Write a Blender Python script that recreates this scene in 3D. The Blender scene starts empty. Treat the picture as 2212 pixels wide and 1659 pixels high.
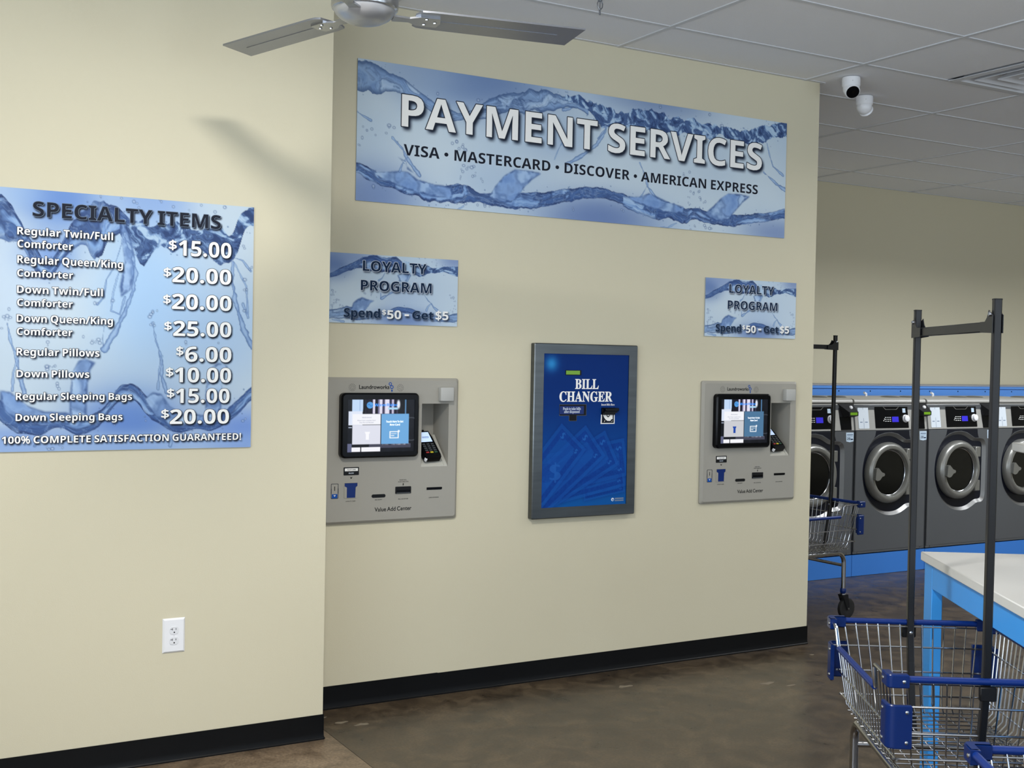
# Laundromat payment corner, built object by object.
import bpy, bmesh, math, random
import numpy as np
from mathutils import Matrix, Vector
random.seed(7)
SC = bpy.context.scene
COL = SC.collection
PI = math.pi
# ------------------------------------------------------------------ camera
F_PX, W_PX = 2571.99, 2212
CAM_R = Vector((0.86774692, -0.49662888, 0.01936588))
CAM_U = Vector((-0.00626781, 0.028027, 0.99958752))
CAM_F = Vector((0.4969668, 0.86751037, -0.02120757))
cd = bpy.data.cameras.new('camera'); co = bpy.data.objects.new('camera', cd); COL.objects.link(co)
cd.sensor_width = 36.0; cd.lens = F_PX / W_PX * 36.0; cd.clip_start = 0.05; cd.clip_end = 200
mw = Matrix.Identity(4)
for i in range(3):
    mw[i][0], mw[i][1], mw[i][2] = CAM_R[i], CAM_U[i], -CAM_F[i]
mw.translation = Vector((0, 0, 1.5301)); co.matrix_world = mw
SC.camera = co
# ------------------------------------------------------------------ world, exposure, lamps and fills
SC.view_settings.view_transform = 'Standard'; SC.view_settings.look = 'None'
SC.view_settings.gamma = 1.0; SC.view_settings.use_curve_mapping = False
SC.view_settings.exposure = -0.36
SC.cycles.max_bounces = 10; SC.cycles.diffuse_bounces = 6; SC.cycles.glossy_bounces = 5
SC.cycles.sample_clamp_indirect = 6.0
wd = bpy.data.worlds.new('sky'); SC.world = wd; wd.use_nodes = True
bg = wd.node_tree.nodes['Background']
bg.inputs[0].default_value = (0.62, 0.78, 1.0, 1); bg.inputs[1].default_value = 0.9
H = 3.056                                   # ceiling height
def area(name, loc, size, energy, color, rot, spread=180):
    l = bpy.data.lights.new(name, 'AREA'); l.shape = 'RECTANGLE'; l.size, l.size_y = size
    l.energy = energy; l.color = color; l.spread = math.radians(spread)
    o = bpy.data.objects.new(name, l); COL.objects.link(o); o.location = loc; o.rotation_euler = rot
    return o
WARM = (1.0, 0.965, 0.90); DAY = (0.80, 0.90, 1.0); COOL = (0.94, 0.97, 1.0)
area('ceiling_lamp_or_fill', (0.95, 2.30, H - 0.012), (.34, .34), 104, WARM, (0, 0, 0), 172)
area('ceiling_lamp_or_fill', (3.40, 2.30, H - 0.012), (.34, .34), 10, WARM, (0, 0, 0), 172)  # unseen fill added to lighten the recessed wall
for x, y, e in ((5.40, 3.20, 26), (7.60, 4.70, 95), (10.0, 4.70, 60), (7.60, 2.30, 22), (1.49, -0.2, 14), (-1.0, -0.2, 10), (4.60, -0.2, 18), (7.60, -0.2, 20)):  # leading entries are unseen fills added for the wall end, washers and back wall
    area('ceiling_lamp_or_fill', (x, y, H - 0.012), (1.16, 0.56), e, WARM if y < 4 else COOL, (0, 0, 0), 155)
# daylight at the storefront glass, upward tilt added to brighten ceiling and upper walls: left wall (X=-3) and rear wall (Y=-5)
UP = 0.55
for y in (-3.4, -1.2, 1.0):
    area('window_daylight', (-2.9, y, 1.60), (1.9, 2.3), 120, DAY, (PI / 2 + UP, 0, -PI / 2), 140)
for x, e in ((-0.6, 70), (2.6, 70), (5.8, 60), (9.0, 55)):
    area('window_daylight', (x, -4.9, 1.60), (1.9, 2.3), e, DAY, (PI / 2 + UP, 0, 0), 140)
# ------------------------------------------------------------------ colour + materials
def lin(c):
    return tuple((v / 12.92 if v <= .04045 else ((v + .055) / 1.055) ** 2.4) for v in (x / 255 for x in c))
MATS = {}
def mat(name, rgb, rough=.5, metal=0.0, spec=.5, bump=None, var=None, coat=0.0, emit=0.0, aniso=0.0):
    m = bpy.data.materials.new(name); m.use_nodes = True; nt = m.node_tree; b = nt.nodes['Principled BSDF']
    c = lin(rgb); b.inputs['Base Color'].default_value = (*c, 1); b.inputs['Roughness'].default_value = rough
    b.inputs['Metallic'].default_value = metal; b.inputs['Specular IOR Level'].default_value = spec
    b.inputs['Coat Weight'].default_value = coat
    if emit:
        b.inputs['Emission Color'].default_value = (*c, 1); b.inputs['Emission Strength'].default_value = emit
    tc = nt.nodes.new('ShaderNodeTexCoord')
    if var:                                  # (scale, amount) mottling of the colour
        n = nt.nodes.new('ShaderNodeTexNoise'); n.inputs['Scale'].default_value = var[0]; n.inputs['Detail'].default_value = 4
        if len(var) > 2:
            mp = nt.nodes.new('ShaderNodeMapping'); mp.inputs['Scale'].default_value = var[2]
            nt.links.new(tc.outputs['Object'], mp.inputs['Vector']); nt.links.new(mp.outputs[0], n.inputs['Vector'])
        else: nt.links.new(tc.outputs['Object'], n.inputs['Vector'])
        r = nt.nodes.new('ShaderNodeMapRange'); r.inputs[3].default_value = 1 - var[1]; r.inputs[4].default_value = 1 + var[1]
        nt.links.new(n.outputs['Fac'], r.inputs[0])
        mx = nt.nodes.new('ShaderNodeMix'); mx.data_type = 'RGBA'; mx.blend_type = 'MULTIPLY'; mx.inputs[0].default_value = 1
        mx.inputs[6].default_value = (*c, 1); nt.links.new(r.outputs[0], mx.inputs[7]); nt.links.new(mx.outputs[2], b.inputs['Base Color'])
    if bump:                                 # (scale, strength, distance)
        n = nt.nodes.new('ShaderNodeTexNoise'); n.inputs['Scale'].default_value = bump[0]; n.inputs['Detail'].default_value = 3
        nt.links.new(tc.outputs['Object'], n.inputs['Vector'])
        bp = nt.nodes.new('ShaderNodeBump'); bp.inputs['Strength'].default_value = bump[1]; bp.inputs['Distance'].default_value = bump[2]
        nt.links.new(n.outputs['Fac'], bp.inputs['Height']); nt.links.new(bp.outputs[0], b.inputs['Normal'])
    MATS[name] = m
    return m
def printmat(name, rough=.42, emit=0.0, gain=1.0, spec=.35):   # flat print: colours come from the print's own grid
    m = bpy.data.materials.new(name); m.use_nodes = True; nt = m.node_tree; b = nt.nodes['Principled BSDF']
    a = nt.nodes.new('ShaderNodeAttribute'); a.attribute_name = 'Col'
    b.inputs['Roughness'].default_value = rough; b.inputs['Specular IOR Level'].default_value = spec
    if emit:
        b.inputs['Base Color'].default_value = (.01, .01, .012, 1)
        nt.links.new(a.outputs['Color'], b.inputs['Emission Color']); b.inputs['Emission Strength'].default_value = emit
    else:
        mx = nt.nodes.new('ShaderNodeMix'); mx.data_type = 'RGBA'; mx.blend_type = 'MULTIPLY'; mx.inputs[0].default_value = 1
        mx.inputs[7].default_value = (gain, gain, gain, 1); nt.links.new(a.outputs['Color'], mx.inputs[6])
        nt.links.new(mx.outputs[2], b.inputs['Base Color'])
    return m
paint = mat('beige_wall_paint', (207, 200, 175), .62, spec=.3, bump=(220, .12, .002), var=(1.1, .012))
ceil_tile = mat('ceiling_tile_white', (236, 237, 240), .9, spec=.1, bump=(420, .35, .003), var=(300, .03))
grid_white = mat('ceiling_grid_white', (206, 208, 212), .5)
vinyl = mat('black_vinyl', (6, 7, 9), .42, spec=.2)
white_plastic = mat('white_plastic', (232, 233, 236), .35)
warm_plastic = mat('socket_white', (222, 223, 226), .4)
black_hole = mat('black_slot', (6, 6, 7), .6)
black_gloss = mat('black_gloss_plastic', (7, 8, 11), .22, spec=.14)
black_matte = mat('black_matte_plastic', (13, 14, 17), .5, spec=.25)
white_ink = mat('white_ink', (246, 245, 242), .6, spec=.12)
dark_ink = mat('charcoal_ink', (30, 34, 46), .6, spec=.12)
navy_ink = mat('navy_ink', (20, 40, 68), .6, spec=.12)
rim_ink = mat('dark_outline_ink', (38, 44, 58), .6, spec=.12)
pale_ink = mat('pale_outline_ink', (205, 214, 226), .6, spec=.12)
grey_ink = mat('grey_outline_ink', (112, 128, 150), .6, spec=.12)
black_ink = mat('black_ink', (24, 25, 26), .6, spec=.12)
blue_ink = mat('blue_ink', (24, 78, 160), .6, spec=.12)
board_edge = mat('sign_board_edge', (150, 160, 172), .5)
kiosk_grey = mat('kiosk_grey_paint', (158, 155, 146), .5, spec=.3, bump=(600, .08, .001))
knob_grey = mat('kiosk_light_grey', (176, 176, 172), .5)
niche_light = mat('niche_plastic', (186, 184, 174), .5)
steel = mat('brushed_steel', (150, 153, 158), .34, 1.0, var=(9, .12, (1, 1, 14)))
steel_dk = mat('changer_frame_steel', (96, 100, 102), .34, 1.0, var=(5, .30, (.6, .6, 7)))  # strong colour bands painted in for light reflecting off the frame
nickel = mat('brushed_nickel', (176, 178, 182), .26, 1.0, var=(30, .05))
blade_metal = mat('fan_blade_metal', (150, 153, 160), .34, .85, var=(7, .06))
dome_glass = mat('frosted_fan_dome', (168, 171, 176), .3, .55)
chrome = mat('chrome_wire', (178, 180, 184), .17, 1.0)
chrome_dk = mat('chrome_tube', (168, 168, 170), .16, 1.0)
cart_blue = mat('cart_blue_plastic', (3, 33, 90), .3, spec=.3)
cart_blue2 = mat('cart_blue_sleeve', (6, 39, 106), .34, spec=.3)
pole_char = mat('charcoal_pole_paint', (19, 20, 23), .34, spec=.35)
rubber = mat('black_rubber', (18, 18, 20), .55)
wash_grey = mat('washer_grey_paint', (92, 95, 99), .36, .35, var=(3, .03))
wash_steel = mat('washer_stainless', (178, 177, 173), .33, .35, var=(8, .08, (1, 1, 20)))
wash_ring = mat('door_ring_grey', (128, 128, 124), .30, .5)
wash_navy = mat('washer_navy_plastic', (9, 13, 26), .4, spec=.3)
wash_lip = mat('silver_lip', (118, 118, 117), .34, .6)
door_glass = mat('dark_door_glass', (5, 6, 7), .1, spec=.3)
drum_steel = mat('drum_steel', (190, 190, 192), .25, .6)
plinth_blue = mat('plinth_blue_paint', (56, 116, 194), .45, spec=.3)
ledge_blue = mat('ledge_blue_sheet', (92, 148, 224), .45, spec=.3)
ledge_top = mat('ledge_top_grey', (150, 152, 158), .5)
table_blue = mat('table_blue_paint', (52, 150, 232), .42)
table_white = mat('table_white_laminate', (206, 206, 204), .35)
lcd_green = mat('green_lcd', (100, 146, 24), .3, emit=.2)
lcd_blue = mat('blue_lcd', (40, 32, 170), .3, emit=.8)
term_screen = mat('terminal_screen', (190, 212, 246), .3, emit=.8)
card_white = mat('instruction_card', (206, 214, 222), .3, var=(6, .06))
tag_blue = mat('price_tag', (186, 204, 220), .35)
key_grey = mat('key_grey', (70, 74, 78), .5)
key_red = mat('key_red', (170, 50, 48), .5)
key_yel = mat('key_yellow', (214, 196, 50), .5)
key_grn = mat('key_green', (50, 90, 66), .5)
glass_m = bpy.data.materials.new('window_glass'); glass_m.use_nodes = True
_nt = glass_m.node_tree; _nt.nodes.clear()
_o = _nt.nodes.new('ShaderNodeOutputMaterial'); _t = _nt.nodes.new('ShaderNodeBsdfTransparent'); _g = _nt.nodes.new('ShaderNodeBsdfGlossy')
_g.inputs['Roughness'].default_value = .02; _x = _nt.nodes.new('ShaderNodeMixShader'); _x.inputs[0].default_value = .06
_nt.links.new(_t.outputs[0], _x.inputs[1]); _nt.links.new(_g.outputs[0], _x.inputs[2]); _nt.links.new(_x.outputs[0], _o.inputs[0])
def concrete(name, c1, c2, c3, rough):
    m = bpy.data.materials.new(name); m.use_nodes = True; nt = m.node_tree; b = nt.nodes['Principled BSDF']
    tc = nt.nodes.new('ShaderNodeTexCoord')
    def noise(s, d, dist=0):
        n = nt.nodes.new('ShaderNodeTexNoise'); n.inputs['Scale'].default_value = s; n.inputs['Detail'].default_value = d
        n.inputs['Distortion'].default_value = dist; nt.links.new(tc.outputs['Object'], n.inputs['Vector']); return n
    n1, n2, n3 = noise(2.6, 7, 1.2), noise(11, 8, .8), noise(95, 5)
    r1 = nt.nodes.new('ShaderNodeValToRGB'); e = r1.color_ramp.elements
    e[0].position, e[0].color = .31, (*lin(c1), 1); e[1].position, e[1].color = .69, (*lin(c3), 1)
    k = e.new(.5); k.color = (*lin(c2), 1)
    ad = nt.nodes.new('ShaderNodeMath'); ad.operation = 'MULTIPLY_ADD'; ad.inputs[1].default_value = .55
    nt.links.new(n2.outputs['Fac'], ad.inputs[0])
    ml = nt.nodes.new('ShaderNodeMath'); ml.operation = 'MULTIPLY'; ml.inputs[1].default_value = .45
    nt.links.new(n1.outputs['Fac'], ml.inputs[0]); nt.links.new(ml.outputs[0], ad.inputs[2]); nt.links.new(ad.outputs[0], r1.inputs[0])
    mr = nt.nodes.new('ShaderNodeMapRange'); mr.inputs[1].default_value = .3; mr.inputs[2].default_value = .7; mr.inputs[3].default_value = .70; mr.inputs[4].default_value = 1.30
    nt.links.new(n3.outputs['Fac'], mr.inputs[0])
    mx = nt.nodes.new('ShaderNodeMix'); mx.data_type = 'RGBA'; mx.blend_type = 'MULTIPLY'; mx.inputs[0].default_value = 1
    nt.links.new(r1.outputs[0], mx.inputs[6]); nt.links.new(mr.outputs[0], mx.inputs[7]); nt.links.new(mx.outputs[2], b.inputs['Base Color'])
    rr = nt.nodes.new('ShaderNodeMapRange'); rr.inputs[3].default_value = rough - .1; rr.inputs[4].default_value = rough + .14
    nt.links.new(n2.outputs['Fac'], rr.inputs[0]); nt.links.new(rr.outputs[0], b.inputs['Roughness'])
    bp = nt.nodes.new('ShaderNodeBump'); bp.inputs['Strength'].default_value = .12; bp.inputs['Distance'].default_value = .004
    nt.links.new(n2.outputs['Fac'], bp.inputs['Height']); nt.links.new(bp.outputs[0], b.inputs['Normal'])
    b.inputs['Specular IOR Level'].default_value = .5
    return m
floor_m = concrete('stained_concrete', (38, 31, 24), (68, 57, 44), (94, 80, 62), .30)
floor_m2 = concrete('lighter_stained_concrete', (70, 58, 45), (110, 94, 76), (136, 118, 97), .34)
# ------------------------------------------------------------------ mesh helpers
SQ8 = [(1, -.74), (1, .74), (.74, 1), (-.74, 1), (-1, .74), (-1, -.74), (-.74, -1), (.74, -1)]   # square tube with eased corners
class M:
    def __init__(s): s.v = []; s.f = []
    def add(s, v, f, mt=None):
        k = len(s.v)
        s.v += [tuple(mt @ Vector(p)) if mt is not None else tuple(p) for p in v]
        s.f += [tuple(i + k for i in q) for q in f]; return s
    def box(s, x0, x1, y0, y1, z0, z1, bev=0.0, mt=None, seg=1):
        if bev:
            b = bmesh.new(); bmesh.ops.create_cube(b, size=1)
            for p in b.verts: p.co = Vector(((x0 + x1) / 2 + p.co.x * (x1 - x0), (y0 + y1) / 2 + p.co.y * (y1 - y0), (z0 + z1) / 2 + p.co.z * (z1 - z0)))
            bmesh.ops.bevel(b, geom=b.edges[:], offset=bev, segments=seg, affect='EDGES', profile=.5)
            b.verts.index_update(); s.add([p.co for p in b.verts], [[p.index for p in q.verts] for q in b.faces], mt); b.free(); return s
        v = [(x, y, z) for x in (x0, x1) for y in (y0, y1) for z in (z0, z1)]
        return s.add(v, [(0, 1, 3, 2), (4, 6, 7, 5), (0, 4, 5, 1), (2, 3, 7, 6), (0, 2, 6, 4), (1, 5, 7, 3)], mt)
    def tube(s, pts, r, n=8, closed=False, sq=False):
        pts = [Vector(p) for p in pts]; c = len(pts)
        if sq: n = 8
        dirs = []
        for i in range(c):
            a = pts[i - 1] if (i or closed) else pts[i]; b = pts[(i + 1) % c] if (i < c - 1 or closed) else pts[i]
            dirs.append((b - a).normalized())
        up = Vector((0, 0, 1)) if abs(dirs[0].z) < .9 else Vector((1, 0, 0))
        u = dirs[0].cross(up).normalized(); v = []; f = []
        for i in range(c):
            d = dirs[i]; u = (u - d * u.dot(d)).normalized(); w = d.cross(u)
            rr = r[i] if isinstance(r, (list, tuple)) else r
            for j in range(n):
                if sq: ca, sa = SQ8[j]
                else: ca, sa = math.cos(2 * PI * j / n), math.sin(2 * PI * j / n)
                v.append(pts[i] + (u * ca + w * sa) * rr)
        for i in range(c if closed else c - 1):
            for j in range(n):
                a = i * n + j; b = i * n + (j + 1) % n; k = ((i + 1) % c) * n
                f.append((a, b, k + (j + 1) % n, k + j))
        if not closed: f += [tuple(range(n - 1, -1, -1)), tuple((c - 1) * n + j for j in range(n))]
        return s.add(v, f)
    def lathe(s, prof, n=24, mt=None, cap=True):           # prof: (radius, z) from bottom to top around the z axis
        v = []; f = []
        for r, z in prof:
            for j in range(n): a = 2 * PI * j / n; v.append((r * math.cos(a), r * math.sin(a), z))
        for i in range(len(prof) - 1):
            for j in range(n): f.append((i * n + j, i * n + (j + 1) % n, (i + 1) * n + (j + 1) % n, (i + 1) * n + j))
        if cap and prof[0][0] > 1e-5: f.append(tuple(range(n - 1, -1, -1)))
        if cap and prof[-1][0] > 1e-5: f.append(tuple((len(prof) - 1) * n + j for j in range(n)))
        return s.add(v, f, mt)
    def prism(s, poly, a, b, mt=None):           # polygon in xy extruded along z from a to b
        n = len(poly); v = [(x, y, a) for x, y in poly] + [(x, y, b) for x, y in poly]
        f = [tuple(range(n - 1, -1, -1)), tuple(range(n, 2 * n))] + [(i, (i + 1) % n, n + (i + 1) % n, n + i) for i in range(n)]
        return s.add(v, f, mt)
    def mesh(s, name, m, smooth=True, ang=38):
        me = bpy.data.meshes.new(name); me.from_pydata(s.v, [], s.f)
        bm = bmesh.new(); bm.from_mesh(me); bmesh.ops.recalc_face_normals(bm, faces=bm.faces[:]); bm.to_mesh(me); bm.free()
        me.materials.append(m)
        if smooth:
            me.shade_smooth(); me.set_sharp_from_angle(angle=math.radians(ang))
        return me
    def ob(s, name, m, parent=None, smooth=True, ang=38):
        return link(name, s.mesh(name, m, smooth, ang), parent)
def link(name, me, parent=None, loc=None):
    o = bpy.data.objects.new(name, me); COL.objects.link(o)
    if parent is not None: o.parent = parent
    if loc is not None: o.location = loc
    return o
def tag(o, label=None, cat=None, group=None, kind=None):
    if label: o['label'] = label
    if cat: o['category'] = cat
    if group: o['group'] = group
    if kind: o['kind'] = kind
    return o
def thing(name, loc, label, cat, group=None, rz=0.0):
    o = bpy.data.objects.new(name, None); COL.objects.link(o); o.empty_display_size = .1
    o.location = loc; o.rotation_euler = (0, 0, rz)
    return tag(o, label, cat, group)
def copy_tree(o, parent=None):
    c = o.copy(); COL.objects.link(c)
    if parent is not None: c.parent = parent
    for ch in list(o.children): copy_tree(ch, c)
    return c
def rrect(x0, x1, y0, y1, r, n=5):
    p = []
    for cx, cy, a0 in ((x1 - r, y0 + r, -PI / 2), (x1 - r, y1 - r, 0), (x0 + r, y1 - r, PI / 2), (x0 + r, y0 + r, PI)):
        for i in range(n + 1): a = a0 + PI / 2 * i / n; p.append((cx + r * math.cos(a), cy + r * math.sin(a)))
    return p
def circ(cx, cy, r, n=20): return [(cx + r * math.cos(2 * PI * i / n), cy + r * math.sin(2 * PI * i / n)) for i in range(n)]
def fill2d(polys, off=0.0, ext=0.0):             # even-odd fill of polygons in xy (holes allowed)
    cu = bpy.data.curves.new('outline', 'CURVE'); cu.dimensions = '2D'; cu.fill_mode = 'BOTH'; cu.offset = off; cu.extrude = ext / 2
    for p in polys:
        sp = cu.splines.new('POLY'); sp.points.add(len(p) - 1); sp.use_cyclic_u = True
        sp.points.foreach_set('co', [c for x, y in p for c in (x, y, 0, 1)])
    o = bpy.data.objects.new('outline', cu); me = bpy.data.meshes.new_from_object(o)
    v = [tuple(p.co) for p in me.vertices]; f = [tuple(q.vertices) for q in me.polygons]
    bpy.data.objects.remove(o); bpy.data.curves.remove(cu); bpy.data.meshes.remove(me)
    return v, f
def onwall(y):                                   # xy drawing -> upright plane facing -Y at depth y
    return Matrix(((1, 0, 0, 0), (0, 0, -1, y), (0, 1, 0, 0), (0, 0, 0, 1)))
def wallplate(polys, y, thick, off=0.0):         # extruded outline whose back lies on y, front at y-thick
    m = M(); v, f = fill2d(polys, off, thick); m.add(v, f, onwall(y - thick / 2)); return m
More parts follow.
